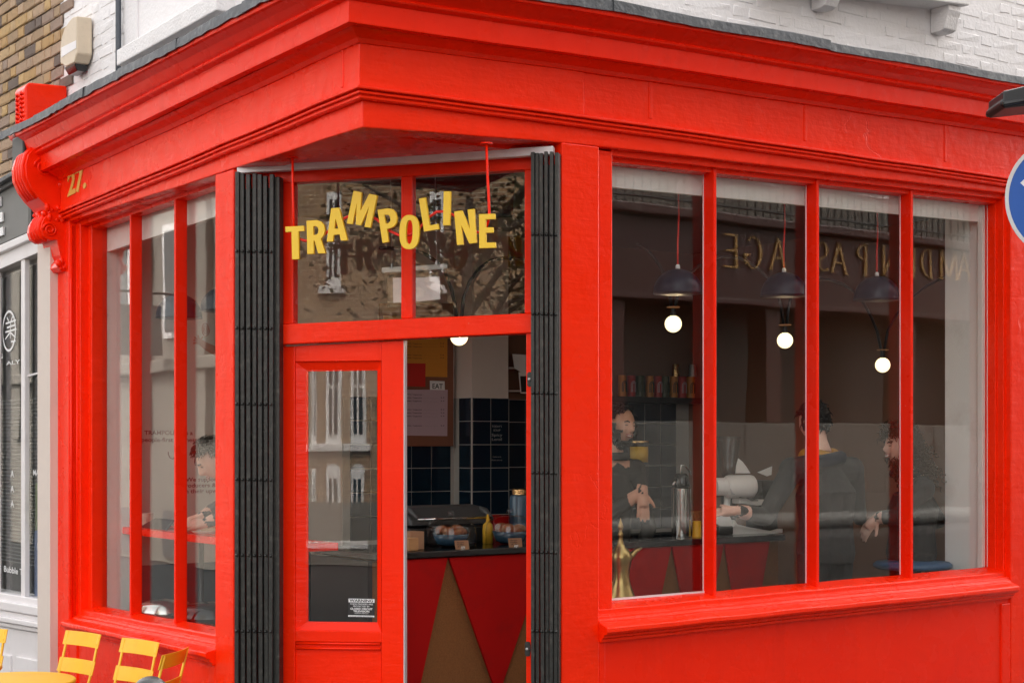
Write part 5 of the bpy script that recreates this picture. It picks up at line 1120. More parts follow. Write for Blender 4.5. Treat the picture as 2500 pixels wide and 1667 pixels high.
for i, (cn, x) in enumerate(tins):
    s = FR.at(x, 960, PW + 0.10)[0]; c = FR.P(s, PW + 0.10, zsh + 0.001); k = FPX / c.y; h = 52 / k; r = 10.3 / k
    tn = thing('coffee_canister', TL.get(i, TG[cn]), 'canister', c, group=cn + ' canisters in a row on the wall shelf')
    q = MB(); q.lathe(c, [(r, 0), (r, h - 0.008), (r * 0.96, h - 0.004), (r * 0.96, h), (0, h)], 20); build(q, 'body', 'tin_' + cn, tn, smooth=True, auto=40)
    q = MB()
    for rr in (0.75, 0.42):
        pts = [(-rr, 0.22)] + [(rr * math.cos(a), 0.58 + 0.2 * rr * math.sin(a)) for a in [math.pi - j * math.pi / 8 for j in range(9)]] + [(rr, 0.22)]
        w3 = [c + u3 * (x_ * r * 0.85) + n3 * (r * math.sqrt(max(0.05, 1 - (x_ * 0.85) ** 2)) + 0.001) + zz * (z_ * h) for x_, z_ in pts]
        q.tube(w3, 0.0035, 5)
    build(q, 'emblem', 'paper_pink' if cn == 'red' else 'ink_green', tn)
for x, m_, lb in ((1650, 'foil', 'shiny copper tumbler upside down on the canisters'), (1691, 'galv', 'dull steel tumbler upside down on the canisters')):
    s = FR.at(x, 930, PW + 0.10)[0]; c = FR.P(s, PW + 0.10, zsh + 52 / (FPX / FR.P(s, PW + .1, 0).y) + 0.002); k = FPX / c.y
    q = MB(); q.lathe(c, [(10.5 / k, 0), (10.2 / k, 0.01), (8.6 / k, 28 / k), (8 / k, 30 / k), (0, 30 / k)], 20); build(q, 'tumbler', m_, None, smooth=True, auto=40, label=lb, cat='tumbler')
for x, cn, lb in ((1762, 'black', 'black tin standing on the wall shelf beside the cabinet'), (1798, 'grey_dark', 'dark tin standing on the wall shelf, right by the cabinet')):
    s = FR.at(x, 960, PW + 0.10)[0]; c = FR.P(s, PW + 0.10, zsh + 0.001); k = FPX / c.y
    q = MB(); q.box(FR, s - 20 / k, s + 14 / k, PW + 0.04, PW + 0.15, zsh + 0.001, zsh + 36 / k); build(q, 'tin', cn, None, bevel=0.004, label=lb, cat='tin')
jc = FR.W(1560, 1128, CF - 0.45); t = thing('paper_jug', 'clear jug with a yellow label behind the barista', 'jug', jc)
q = MB(); q.lathe((jc.x, jc.y, ZC), [(0.055, 0), (0.058, 0.24), (0.062, jc.z - ZC + 0.13)], 24); build(q, 'body', 'clear', t, smooth=True)
q = MB(); q.lathe((jc.x, jc.y, jc.z), [(0.059, 0.0), (0.059, 0.10)], 24); build(q, 'paper_band', 'jar_yellow', t, smooth=True)
q = MB(); q.lathe((jc.x, jc.y, jc.z + 0.125), [(0.064, 0), (0.064, 0.012), (0, 0.013)], 24); build(q, 'lid', 'foil', t)
# brass coffee pot on the window board
pc = FR.P(FR.at(1515, 1400, -0.29)[0], -0.29, 1.062); k = FPX / pc.y
def py2h(y): return max(0.0, EYE + (HY - y) / k - pc.z)
pr = [(165, 1372), (150, 1335), (118, 1260), (92, 1180), (84, 1120), (90, 1050), (104, 985), (112, 940), (104, 905), (78, 870), (50, 838), (32, 812), (24, 780), (22, 740), (28, 725), (22, 708), (14, 690), (24, 665), (26, 645), (18, 615), (8, 590), (0, 560)]
bp_ = thing('brass_pot', 'tall old brass coffee pot on the window board', 'coffee pot', pc)
prof_ = [(r / 3.92 / k, py2h(1120 + y / 3.92)) for r, y in pr]; prof_[0] = (prof_[0][0], 0.0)
q = MB(); q.lathe(pc, prof_, 32); build(q, 'body', 'brass', bp_, smooth=True)
q = MB(); p1 = [FR.W(1450 + x / 3.92, 1120 + y / 3.92, -0.29) for x, y in ((320, 950), (360, 925), (400, 880), (455, 850))]; q.tube(p1, [0.02, 0.018, 0.013, 0.006], 10); build(q, 'spout', 'brass', bp_, smooth=True)
q = MB(); p1 = [FR.W(1450 + x / 3.92, 1120 + y / 3.92, -0.29) for x, y in ((170, 870), (110, 900), (90, 1000), (105, 1120), (165, 1190))]; q.tube(p1, 0.008, 8); build(q, 'handle', 'brass', bp_, smooth=True)

# ================================================================== LAMPS
def dome_lamp(c, r, h, label, cord_top):
    t = thing('pendant_lamp', label, 'pendant lamp', c, group='navy dome pendant lamps in the windows')
    prof = [(r * 1.012, 0.0), (r * 1.012, 0.006), (r * 0.995, 0.010)] + [(r * math.cos(a), 0.010 + h * math.sin(a)) for a in [0.12 * i for i in range(1, 13)]] + [(0.012, h + 0.010)]
    inn = [(0.010, h + 0.004)] + [(r * 0.97 * math.cos(a), 0.006 + h * 0.97 * math.sin(a)) for a in [0.12 * i for i in range(12, -1, -1)]]
    q = MB(); q.lathe(c, prof, 40); build(q, 'shade', 'dome', t, smooth=True)
    q = MB(); q.lathe(c, inn, 40); build(q, 'shade_lining', 'dome_in', t, smooth=True)
    q = MB(); q.lathe((c.x, c.y, c.z + h + 0.008), [(0.012, 0), (0.012, 0.018), (0.007, 0.026), (0, 0.026)], 12); build(q, 'cord_grip', 'white_clean', t, smooth=True)
    top = c + zz * (h + 0.03); rr = random.Random(int(c.x * 1000))
    q = MB(); q.tube([top, top + zz * 0.12 + u3 * rr.uniform(-.004, .004), lerp(top, Vector((top.x, top.y, cord_top)), 0.45) + u3 * 0.008, Vector((top.x, top.y, cord_top)) - u3 * 0.004], 0.005, 6); build(q, 'cord', 'cord_red', t, smooth=True)
for x, yb, yt, wd, lb in ((1654.7, 721, 659, 120, 'navy dome pendant lamp behind the pane beside the doorway gate'), (1914, 727, 667, 113, 'navy dome pendant lamp over the white coffee machine'), (2140.7, 737, 676, 113, 'navy dome pendant lamp over the curly haired woman')):
    c = FR.W(x, yb - 4, -0.45); k = FPX / c.y
    dome_lamp(c, wd / 2 / k, (yb - yt - 6) / k * 1.0, lb, CEI)
dome_lamp(Wp(437, 777, 9.2), 0.134, 0.132, 'navy dome pendant lamp in the window beside the mural hand', CEI)
dome_lamp(Wp(546, 760, 9.1), 0.134, 0.132, 'navy dome pendant lamp half hidden by the pilaster', CEI)
def globe(x, y, r, dy, label):
    c = FR.W(x, y, -0.9); k = FPX / c.y; R = r / k
    t = thing('globe_bulb', label, 'bulb', c, group='glowing globe bulbs on black cables')
    q = MB(); q.ball(c, R, 24); bl_ = build(q, 'glass_globe', 'bulb', t, smooth=True)
    q = MB(); q.lathe(c + zz * (R * 0.95), [(0.016, 0), (0.016, 0.02), (0.013, 0.022), (0.013, dy / k - R - 0.006), (0, dy / k - R - 0.005)], 14); build(q, 'socket', 'black', t, smooth=True, auto=40)
    q = MB(); q.lathe(c + zz * (dy / k), [(0.038, 0), (0.038, 0.005), (0, 0.0055)], 20); build(q, 'wooden_disc', 'wood_disc', t)
    lt = bpy.data.lights.new('bulb_light', 'POINT'); lt.energy = 3.5; lt.color = (1.0, 0.72, 0.42); lt.shadow_soft_size = R * 1.02
    lo = bpy.data.objects.new('bulb_light', lt); COL.objects.link(lo); lo.parent = t; lo.location = (0, 0, 0)
    return c
globe(1643.6, 790.7, 20.8, 40, 'lit globe bulb below the lamp nearest the doorway gate')
globe(1916.5, 831, 19.4, 37, 'lit globe bulb above the white coffee machine')
globe(2155, 891, 18.2, 36, 'lit globe bulb above the curly haired woman')
globe(1121, 822, 21.5, 36, 'lit globe bulb in the open doorway')
T2 = lambda x, y: (1450 + x / 3.136, 350 + y / 3.136); T3 = lambda x, y: (1950 + x / 3.136, 350 + y / 3.136)
cab = [[T2(*p) for p in ((330, 770), (380, 795), (430, 840), (470, 890), (510, 950), (540, 1010), (565, 1090), (582, 1170), (592, 1250))],
       [T2(*p) for p in ((622, 1250), (640, 1165), (680, 1080), (740, 995), (790, 945), (830, 915), (900, 885), (960, 870), (1040, 868), (1120, 880), (1200, 915), (1270, 970), (1340, 1040), (1395, 1130), (1435, 1250), (1452, 1385))],
       [T2(*p) for p in ((1480, 1385), (1485, 1290), (1505, 1190), (1560, 1110), (1618, 1068), (1680, 1045), (1728, 1040), (1798, 1042))] + [T3(*p) for p in ((340, 1078), (430, 1140), (500, 1225), (560, 1340), (600, 1440), (632, 1590))],
       [T3(*p) for p in ((652, 1590), (680, 1440), (740, 1320), (800, 1250), (880, 1170), (980, 1092), (1080, 1040), (1180, 1000), (1300, 975))],
       [C5(*p) for p in ((1115, 800), (1160, 798), (1250, 803), (1330, 810), (1400, 835), (1470, 880), (1530, 950), (1570, 1050), (1595, 1150), (1610, 1270))],
       [C5(*p) for p in ((1635, 1270), (1650, 1120), (1690, 1010), (1750, 930), (1820, 880), (1900, 862), (1980, 865), (2060, 882), (2180, 930))]]
for i, c_ in enumerate(cab):
    lb = ['black cable sagging to the bulb beside the doorway gate', 'black cable arched between the bulbs of the two panes beside the gate', 'black cable arched between the bulbs over the white machine and the woman', 'black cable rising from the bulb above the curly haired woman', 'black cable arched behind the transom, ending at the doorway bulb', 'black cable rising from the doorway bulb towards the gate'][i]
    q = MB(); q.tube([FR.W(x, y, -0.9) for x, y in c_], 0.0095, 8); build(q, 'lamp_cable', 'black', None, smooth=True, label=lb, cat='cable', group='black lamp cables')

# ================================================================== TRANSOM: hanging notice, black unit
hn = thing('hanging_notice', 'clear acrylic notice holder with two white papers on wires behind the transom', 'notice', FD.P(0.7, -0.35, 2.6))
FDq = lambda pts, d1, th, nm, m_: build(MB().quad(FD, [C5(*p) for p in pts], d1, d1 - th), nm, m_, hn)
FDq([(1130, 923), (1547, 900), (1547, 930), (1130, 955)], -0.35, 0.012, 'top_rail', 'galv')
FDq([(1165, 965), (1545, 945), (1545, 1150), (1165, 1180)], -0.355, 0.004, 'acrylic_sheet', 'clear')
FDq([(1200, 990), (1335, 982), (1335, 1140), (1202, 1148)], -0.352, 0.001, 'paper', 'paper_white')
FDq([(1342, 988), (1498, 980), (1502, 1125), (1345, 1140)], -0.352, 0.001, 'paper', 'paper_white')
for x, y in ((1195, 900), (1480, 880)):
    q = MB(); q.tube([FD.W(*C5(x, y), -0.353), FD.W(*C5(x - 10, 330), -0.353)], 0.0015, 5); build(q, 'wire', 'galv', hn)
    q = MB(); q.tube([FD.W(*C5(x, y), -0.353), FD.W(*C5(x, y + 30), -0.353)], 0.007, 8); build(q, 'clamp', 'galv', hn)
bu = thing('air_unit', 'black ceiling unit hanging behind the transom panes', 'air conditioner', FD.P(0.8, -0.9, 3.0))
q = MB(); q.quad(FD, [C5(*p) for p in ((860, 385), (1985, 315), (1970, 600), (815, 640))], -0.7, -1.1); build(q, 'casing', 'black_gloss', bu, bevel=0.02)

# ================================================================== WINDOW SHELF (left)
zsf = FL.at(300, 1286, -0.30)[1]
wsh = thing('window_shelf', 'red wooden shelf along the inside of the left window', 'shelf', FL.P(2.5, -0.45, zsf - 0.05))
sl0 = FL.at(262, 1290, -0.30)[0]
q = MB(); q.box(FL, 1.30, sl0, -0.62, -0.30, zsf - 0.042, zsf); build(q, 'board', 'counter_red' if False else 'red_smooth', wsh, bevel=0.004)
for s in (2.9, 1.9):
    q = MB(); q.tube([FL.P(s, -0.58, zsf - 0.045), FL.P(s, -0.58, FLO)], 0.015, 8); build(q, 'leg', 'black', wsh, smooth=True)
def onL(px, d): return FL.P(FL.at(px, 1280, d)[0], d, zsf + 0.001)
c = onL(358, -0.42); t = thing('ribbed_cup', 'beige ribbed cup on a saucer on the window shelf', 'cup', c); k = FPX / c.y
q = MB(); n_ = 40
for r, h in ((0.030, 0.006), (0.036, 0.02), (0.042, 0.08), (0.043, 34 / k), (0.040, 34 / k), (0.036, 0.03), (0, 0.02)):
    for j in range(n_):
        a = 2 * math.pi * j / n_; rr = r * (1 + (0.035 if (j % 2 and 0.015 < h < 0.079) else 0)); q.v.append(c + Vector((rr * math.cos(a), rr * math.sin(a), h)))
q.f = [(i * n_ + j, i * n_ + (j + 1) % n_, (i + 1) * n_ + (j + 1) % n_, (i + 1) * n_ + j) for i in range(6) for j in range(n_)]; q.m = [0] * len(q.f)
build(q, 'cup_body', 'cup', t); q = MB(); q.lathe(c, [(0.03, 0), (0.062, 0.004), (0.064, 0.009), (0, 0.005)], 28); build(q, 'saucer', 'cup', t, smooth=True)
c = onL(408, -0.45); t = thing('tablet', 'dark tablet computer leaning on the window shelf', 'tablet', c)
q = MB(); q.poly([FL.P(FL.at(x, 1280, -0.45)[0], d, zsf + h) for x, d, h in ((374, -0.36, 0.004), (390, -0.42, 0.062), (436, -0.42, 0.062), (440, -0.36, 0.004))], Vector((0, 0, -0.006)) - Vector((FL.n[0], FL.n[1], 0)) * 0.006); build(q, 'case', 'black', t, bevel=0.002)
c = onL(510, -0.44); t = thing('wooden_tray', 'pale round tray with a folded card on the window shelf', 'tray', c)
q = MB(); q.lathe(c, [(0.085, 0), (0.10, 0.012), (0.097, 0.016), (0.083, 0.006), (0, 0.005)], 32); build(q, 'dish', 'cup', t, smooth=True)
q = MB(); q.poly([c + Vector(p) for p in ((-0.045, 0.0, 0.012), (0.07, -0.03, 0.012), (0.07, -0.02, 0.075), (-0.03, 0.01, 0.075))], (0.002, 0.006, 0)); build(q, 'card', 'card', t)
def stool(c, r, label, m_='black_gloss', seat_h=None, shape='dome'):
    t = thing('bar_stool', label, 'stool', (c.x, c.y, FLO), group='bar stools by the window')
    q = MB()
    if shape == 'dome': q.lathe(c, [(r * 0.6, -0.02), (r * 0.98, 0.0), (r, 0.03), (r * 0.93, 0.075), (r * 0.7, 0.10), (0, 0.11)], 32)
    else: q.lathe(c, [(r * 0.9, 0.0), (r, 0.012), (r, 0.03), (r * 0.92, 0.045), (0, 0.05)], 32)
    build(q, 'seat', m_, t, smooth=True)
    for a in (0.5, 2.07, 3.64, 5.21):
        q = MB(); q.tube([(c.x + 0.09 * math.cos(a), c.y + 0.09 * math.sin(a), c.z), (c.x + 0.19 * math.cos(a), c.y + 0.19 * math.sin(a), FLO)], 0.012, 8); build(q, 'leg', 'wood', t, smooth=True)
    q = MB(); pts = [(c.x + 0.15 * math.cos(a), c.y + 0.15 * math.sin(a), FLO + 0.25) for a in [i * math.pi / 8 for i in range(17)]]; q.tube(pts, 0.008, 6); build(q, 'foot_ring', 'steel', t, smooth=True)
def chair_shell(c, r, label, m_):
    t = thing('shell_chair', label, 'chair', (c.x, c.y, FLO), group='shell chairs inside the window')
    q = MB(); q.lathe(c, [(r * 0.5, -0.10), (r * 0.85, -0.06), (r, 0.0), (r * 1.02, 0.08), (r * 0.97, 0.08), (r * 0.82, -0.04), (0, -0.07)], 36); build(q, 'shell', m_, t, smooth=True)
    for a in (0.5, 2.07, 3.64, 5.21):
        q = MB(); q.tube([(c.x + 0.1 * math.cos(a), c.y + 0.1 * math.sin(a), c.z - 0.09), (c.x + 0.2 * math.cos(a), c.y + 0.2 * math.sin(a), FLO)], 0.011, 8); build(q, 'leg', 'wood', t, smooth=True)
stool(Wp(520, 1515, 8.9), 0.20, 'black domed bar stool behind the near pilaster', 'black_gloss')
stool(Wp(404, 1505, 9.5), 0.17, 'pale steel domed bar stool below the cup and tablet', 'steel')
stool(Wp(760, 1410, 9.6), 0.19, 'dark round bar stool behind the door glass', 'dome', shape='flat')
stool(Wp(2228, 1388, 9.75), 0.24, 'blue topped stool behind the four pane window', 'blue_seat', shape='flat')
# ================================================================== PEOPLE
from mathutils.kdtree import KDTree
def head_mesh(c, fwd, up, size=1.0, nose=1.0, smile=0.0):
    """head as a shaped ball; returns MB with local landmarks. fwd = where the face looks"""
    fwd = Vector(fwd).normalized(); up = (Vector(up) - fwd * Vector(up).dot(fwd)).normalized(); rt_ = fwd.cross(up)
    mb = MB(); n, m = 40, 30
    g2 = lambda x, a, w: math.exp(-((x - a) / w) ** 2)
    for i in range(m + 1):
        t = math.pi * i / m
        for j in range(n):
            a = 2 * math.pi * j / n
            x, y, z = math.sin(t) * math.cos(a), math.sin(t) * math.sin(a), -math.cos(t)      # y forward
            X, Y, Z = x * 0.074, y * 0.096, z * 0.118
            if z < 0: X *= 1 - 0.34 * (-z) ** 1.4; Y *= (1 - 0.10 * (-z)) if y > 0 else (1 - 0.42 * (-z))
            if y > 0:
                f = y ** 2
                Y += 0.030 * nose * g2(x, 0, 0.16) * g2(z, -0.20, 0.15) * f + 0.012 * g2(x, 0, 0.13) * g2(z, 0.0, 0.16) * f     # nose and bridge
                Y += 0.006 * g2(z, 0.20, 0.10) * f                                                           # brow
                Y -= 0.011 * (g2(x, 0.40, 0.17) + g2(x, -0.40, 0.17)) * g2(z, 0.03, 0.11) * f                # eye sockets
                Y += 0.010 * (g2(x, 0.5, 0.2) + g2(x, -0.5, 0.2)) * g2(z, -0.22 + 0.08 * smile, 0.16) * f    # cheeks
                Y += 0.007 * g2(x, 0, 0.32) * g2(z, -0.52, 0.08) * f - 0.007 * g2(x, 0, 0.3) * g2(z, -0.66, 0.06) * f
                Y += 0.016 * g2(x, 0, 0.30) * g2(z, -0.84, 0.13) * f                                         # chin
            mb.v.append(Vector(c) + (rt_ * X + fwd * Y + up * Z) * size)
    mb.f = [(i * n + j, i * n + (j + 1) % n, (i + 1) * n + (j + 1) % n, (i + 1) * n + j) for i in range(m) for j in range(n)]; mb.m = [0] * len(mb.f)
    L = lambda x, y, z: Vector(c) + (rt_ * x + fwd * y + up * z) * size
    for sx in (-1, 1): mb.ball(L(sx * 0.076, -0.008, -0.008), 0.030 * size, 10, sc_=(0.45, 0.75, 1.05))
    return mb, L, (rt_, fwd, up)
def hand(mb, wrist, dirv, palm_n, spread=1.0, curl=0.5, side=1, size=1.0):
    """palm and five jointed fingers from the wrist along dirv; palm_n = back of the hand"""
    d = Vector(dirv).normalized(); b = (Vector(palm_n) - d * Vector(palm_n).dot(d)).normalized(); s = d.cross(b) * side
    w = Vector(wrist)
    mb.tube([w - d * 0.01, w + d * 0.02, w + d * 0.055, w + d * 0.09], [0.024, 0.029, 0.034, 0.030], 10)
    for off in (-0.02, 0.0, 0.02): mb.tube([w + d * 0.02 + s * off, w + d * 0.088 + s * off], [0.015, 0.014], 8)
    for k, (off, ln_, r) in enumerate(((-0.030, 0.070, 0.0088), (-0.010, 0.080, 0.0094), (0.011, 0.075, 0.0092), (0.031, 0.058, 0.0080))):
        p = w + d * 0.085 + s * off; v = (d + s * off * 5 * spread).normalized(); pts = [p - v * 0.01, p]; ang = 0
        for seg_ in (0.45, 0.32, 0.23):
            ang += curl * (0.45 + 0.1 * k); vv = v * math.cos(ang) - b * math.sin(ang); pts.append(pts[-1] + vv * ln_ * seg_ * 1.25)
        mb.tube(pts, [r * 1.1, r * 1.1, r, r * 0.92, r * 0.75], 8)
    p = w + d * 0.025 - s * 0.022; v = (d * 0.75 - s * 0.75 - b * 0.25 * curl).normalized()
    mb.tube([p, p + v * 0.035, p + v * 0.062 + d * 0.008, p + v * 0.075 + d * 0.022], [0.014, 0.012, 0.0105, 0.007], 8)
def fuse(pieces, mats, name, parent, voxel=0.0065, extras=(), extra_mats=()):
    """melt the pieces [(MB, material slot)] into one continuous skin, then keep each piece's material"""
    al = MB(); tags = []
    for mb, mi in pieces:
        al.add(mb.v, mb.f); tags += [mi] * len(mb.v)
    me = bpy.data.meshes.new('tmp'); me.from_pydata(al.v, [], al.f)
    bm = bmesh.new(); bm.from_mesh(me); bmesh.ops.remove_doubles(bm, verts=bm.verts, dist=1e-5); bmesh.ops.recalc_face_normals(bm, faces=bm.faces); bm.to_mesh(me); bm.free()
    o = bpy.data.objects.new('tmp', me); COL.objects.link(o)
    rm = o.modifiers.new('r', 'REMESH'); rm.mode = 'VOXEL'; rm.voxel_size = voxel
    sm = o.modifiers.new('s', 'SMOOTH'); sm.factor = 0.5; sm.iterations = 3
    dg = bpy.context.evaluated_depsgraph_get(); dg.update(); m2 = bpy.data.meshes.new_from_object(o.evaluated_get(dg))
    bpy.data.objects.remove(o)
    kd = KDTree(len(al.v))
    for i, p in enumerate(al.v): kd.insert(p, i)
    kd.balance()
    out = MB(); out.add([v.co for v in m2.vertices], [tuple(p.vertices) for p in m2.polygons])
    out.m = [tags[kd.find(p.center)[1]] for p in m2.polygons]
    base = len(mats)
    for k, (mb, em) in enumerate(extras):
        out.add(mb.v, mb.f); out.m[-len(mb.f):] = [base + list(extra_mats).index(em)] * len(mb.f)
    bpy.data.meshes.remove(m2)
    return build(out, name, list(mats) + list(extra_mats), parent, smooth=True)
def face_bits(L, ax, size, smile=0.5, closed=False):
    rt_, fw, up = ax; ex = []
    for sx in (-1, 1):
        e = MB(); e.ball(L(sx * 0.030, 0.083, 0.006), 0.0095 * size, 10, sc_=(1.2, 0.7, 0.35)); ex.append((e, 'eye'))
        e = MB(); e.tube([L(sx * 0.014, 0.094, 0.024), L(sx * 0.030, 0.094, 0.030), L(sx * 0.048, 0.082, 0.024)], [0.004 * size, 0.005 * size, 0.003 * size], 6); ex.append((e, 'eye'))
    pts = [L(x, 0.096 - abs(x) * 0.45, -0.060 + smile * 10 * x * x) for x in (-0.030, -0.018, 0, 0.018, 0.030)]
    e = MB(); e.tube([p + up * 0.006 for p in pts], [0.002, 0.0045, 0.005, 0.0045, 0.002], 6); e.tube([p - up * 0.008 * (1 - abs(i - 2) / 3) for i, p in enumerate(pts)], [0.002, 0.005, 0.0055, 0.005, 0.002], 6); ex.append((e, 'lips'))
    if smile > 0.6:
        e = MB(); e.tube([p + fw * 0.0015 for p in pts[1:4]], [0.004, 0.0048, 0.004], 6); ex.append((e, 'teeth'))
    return ex
def hair_cap(head_c, ax, size, cover, thick, m_, parent, name='hair', seed=1, rough_=0.004, strands=0, slen=0.03, curly=False):
    """hair shell over the part of the skull for which cover(x,y,z) holds, with loose strands"""
    rt_, fw, up = ax; r = random.Random(seed); mb = MB(); n, m = 44, 30; idx = {}
    pts = []
    for i in range(m + 1):
        t = math.pi * i / m
        for j in range(n):
            a = 2 * math.pi * j / n; x, y, z = math.sin(t) * math.cos(a), math.sin(t) * math.sin(a), -math.cos(t)
            th = thick + r.uniform(-rough_, rough_)
            X, Y, Z = x * (0.076 + th), y * (0.098 + th), z * (0.118 + th)
            if z < 0: X *= 1 - 0.3 * (-z) ** 1.4; Y *= 1 if y > 0 else 1 - 0.35 * (-z)
            pts.append(((x, y, z), Vector(head_c) + (rt_ * X + fw * Y + up * Z) * size))
    mb.v = [p for _, p in pts]
    for i in range(m):
        for j in range(n):
            q4 = (i * n + j, i * n + (j + 1) % n, (i + 1) * n + (j + 1) % n, (i + 1) * n + j)
            if all(cover(*pts[k][0]) for k in q4): mb.f.append(q4); mb.m.append(0)
    ok = [(d, p) for d, p in pts if cover(*d)]
    for k in range(strands):
        (x, y, z), p = r.choice(ok); o = (p - Vector(head_c)).normalized(); tq = Vector((r.gauss(0, 1), r.gauss(0, 1), r.gauss(0, 0.6) - 0.5)); tq = (tq - o * tq.dot(o)).normalized()
        l = slen * r.uniform(0.5, 1.3)
        if curly:
            s2 = o.cross(tq); rr = r.uniform(0.007, 0.014); p0 = p + o * r.uniform(0, 0.03)
            mb.tube([p0 + tq * (l * t_) + (o * math.sin(t_ * 14 + k) + s2 * math.cos(t_ * 14 + k)) * rr for t_ in [i / 12 for i in range(13)]], 0.0026, 4)
        else: mb.tube([p - o * 0.002, p + o * 0.006 + tq * l * 0.5, p + o * 0.004 + tq * l], [0.004, 0.003, 0.001], 5)
    o = build(mb, name, m_, parent, smooth=True)
    sd2 = o.modifiers.new('solid', 'SOLIDIFY'); sd2.thickness = 0.004
    return o
def torso(pel, chest, neck, shl, shr, hipw=0.13, bulk=1.0):
    mb = MB(); mb.tube([pel - zz * 0.06, pel, lerp(pel, chest, 0.5), chest, lerp(chest, neck, 0.55)], [0.15 * bulk, 0.16 * bulk, 0.145 * bulk, 0.165 * bulk, 0.10 * bulk], 16)
    mb.tube([shl, lerp(shl, shr, 0.5), shr], [0.068 * bulk, 0.10 * bulk, 0.068 * bulk], 12)
    mb.ball(shl, 0.072 * bulk, 12); mb.ball(shr, 0.072 * bulk, 12); return mb
def arm(sh, el, wr, r=1.0):
    mb = MB(); mb.tube([sh, lerp(sh, el, 0.5), el], [0.062 * r, 0.055 * r, 0.046 * r], 12); mb.ball(el, 0.047 * r, 10); mb.tube([el, lerp(el, wr, 0.4), wr], [0.046 * r, 0.045 * r, 0.032 * r], 12); return mb
def legs(pel, fwd, floor_z, r=1.0, w_=0.09):
    s = Vector(fwd).cross(zz).normalized(); mb = MB()
    for k in (-1, 1):
        h = pel + s * w_ * k; f = Vector((h.x, h.y, floor_z)); mb.tube([h, lerp(h, f, 0.5) + Vector(fwd) * 0.02, f + zz * 0.08], [0.10 * r, 0.072 * r, 0.055 * r], 12); mb.tube([f + zz * 0.05 - Vector(fwd) * 0.06, f + zz * 0.045 + Vector(fwd) * 0.18], [0.05, 0.04], 10)
    return mb
def neck(a, b, r=0.056): mb = MB(); mb.tube([a, lerp(a, b, 0.5), b], [r * 1.25, r, r], 12); return mb

# ---- barista behind the counter, leaning on it, smiling towards the customers
def barista():
    Y = 9.75; hc = Wp(1516, 1040, Y); fw = Vector((0.60, -0.80, -0.03))
    t = thing('person', 'bearded smiling person in dark top leaning behind the counter', 'person', (hc.x, hc.y + 0.1, FLO))
    hm, L, ax = head_mesh(hc, fw, (0.10, 0, 1), 1.02, 1.15, 1)
    nb = hc + Vector((-0.05, 0.04, -0.20)); ch = nb + Vector((-0.02, 0.02, -0.20)); pel = Vector((ch.x - 0.02, ch.y + 0.06, FLO + 0.98))
    sr = nb + Vector((-0.16, -0.06, -0.075)); sl = nb + Vector((0.15, 0.10, -0.075))
    wr = Wp(1568, 1199, 9.25); el = Wp(1492, 1252, 9.32); el2 = Wp(1585, 1290, 9.85); wr2 = Wp(1560, 1345, 9.7)
    p = [(hm, 0), (neck(nb, hc + Vector((-0.02, 0.02, -0.06))), 0), (torso(pel, ch, nb, sl, sr), 1), (arm(sr, el, wr), 1), (arm(sl, el2, wr2), 1), (legs(pel, (0.8, -0.6, 0), FLO), 1)]
    h = MB(); hand(h, wr, (0.05, -0.12, -1.0), (0.3, -0.95, 0.1), 0.35, 0.20, 1); fore = MB(); fore.tube([wr + Vector((-0.03, 0, 0.015)), wr + Vector((0.01, -.01, 0.012)), wr + Vector((0.008, -0.012, -0.02))], [0.033, 0.031, 0.026], 10); p.append((fore, 0))
    h2 = MB(); hand(h2, wr2, (0.5, -0.5, -0.1), (0, 0, 1), 1.0, 0.3, 1); p += [(h, 0), (h2, 0)]
    fuse(p, ['skin', 'cloth_dark'], 'body', t, 0.006, face_bits(L, ax, 1.02, 1.0), ['eye', 'lips', 'teeth'])
    hair_cap(hc, ax, 1.02, lambda x, y, z: (z > 0.55 and y < 0.62) or (z > -0.2 and y < 0.05) or (z > 0.30 and y < 0.3), 0.012, 'hair_black', t, 'hair', 3, 0.004, 260, 0.03)
    hair_cap(hc, ax, 1.02, lambda x, y, z: y > -0.15 and (z < -0.66 or (z < -0.12 and abs(x) > 0.60) or (z < 0.12 and abs(x) > 0.88) or (-0.50 < z < -0.38 and abs(x) < 0.34)), 0.019, 'hair_black', t, 'beard', 5, 0.003, 260, 0.018)
    q = MB(); q.tube([nb + Vector((0.085 * math.cos(k), 0.080 * math.sin(k), 0.012)) for k in [i * 0.42 for i in range(16)]], 0.026, 10); build(q, 'collar', 'cloth_dark', t, smooth=True)
barista()
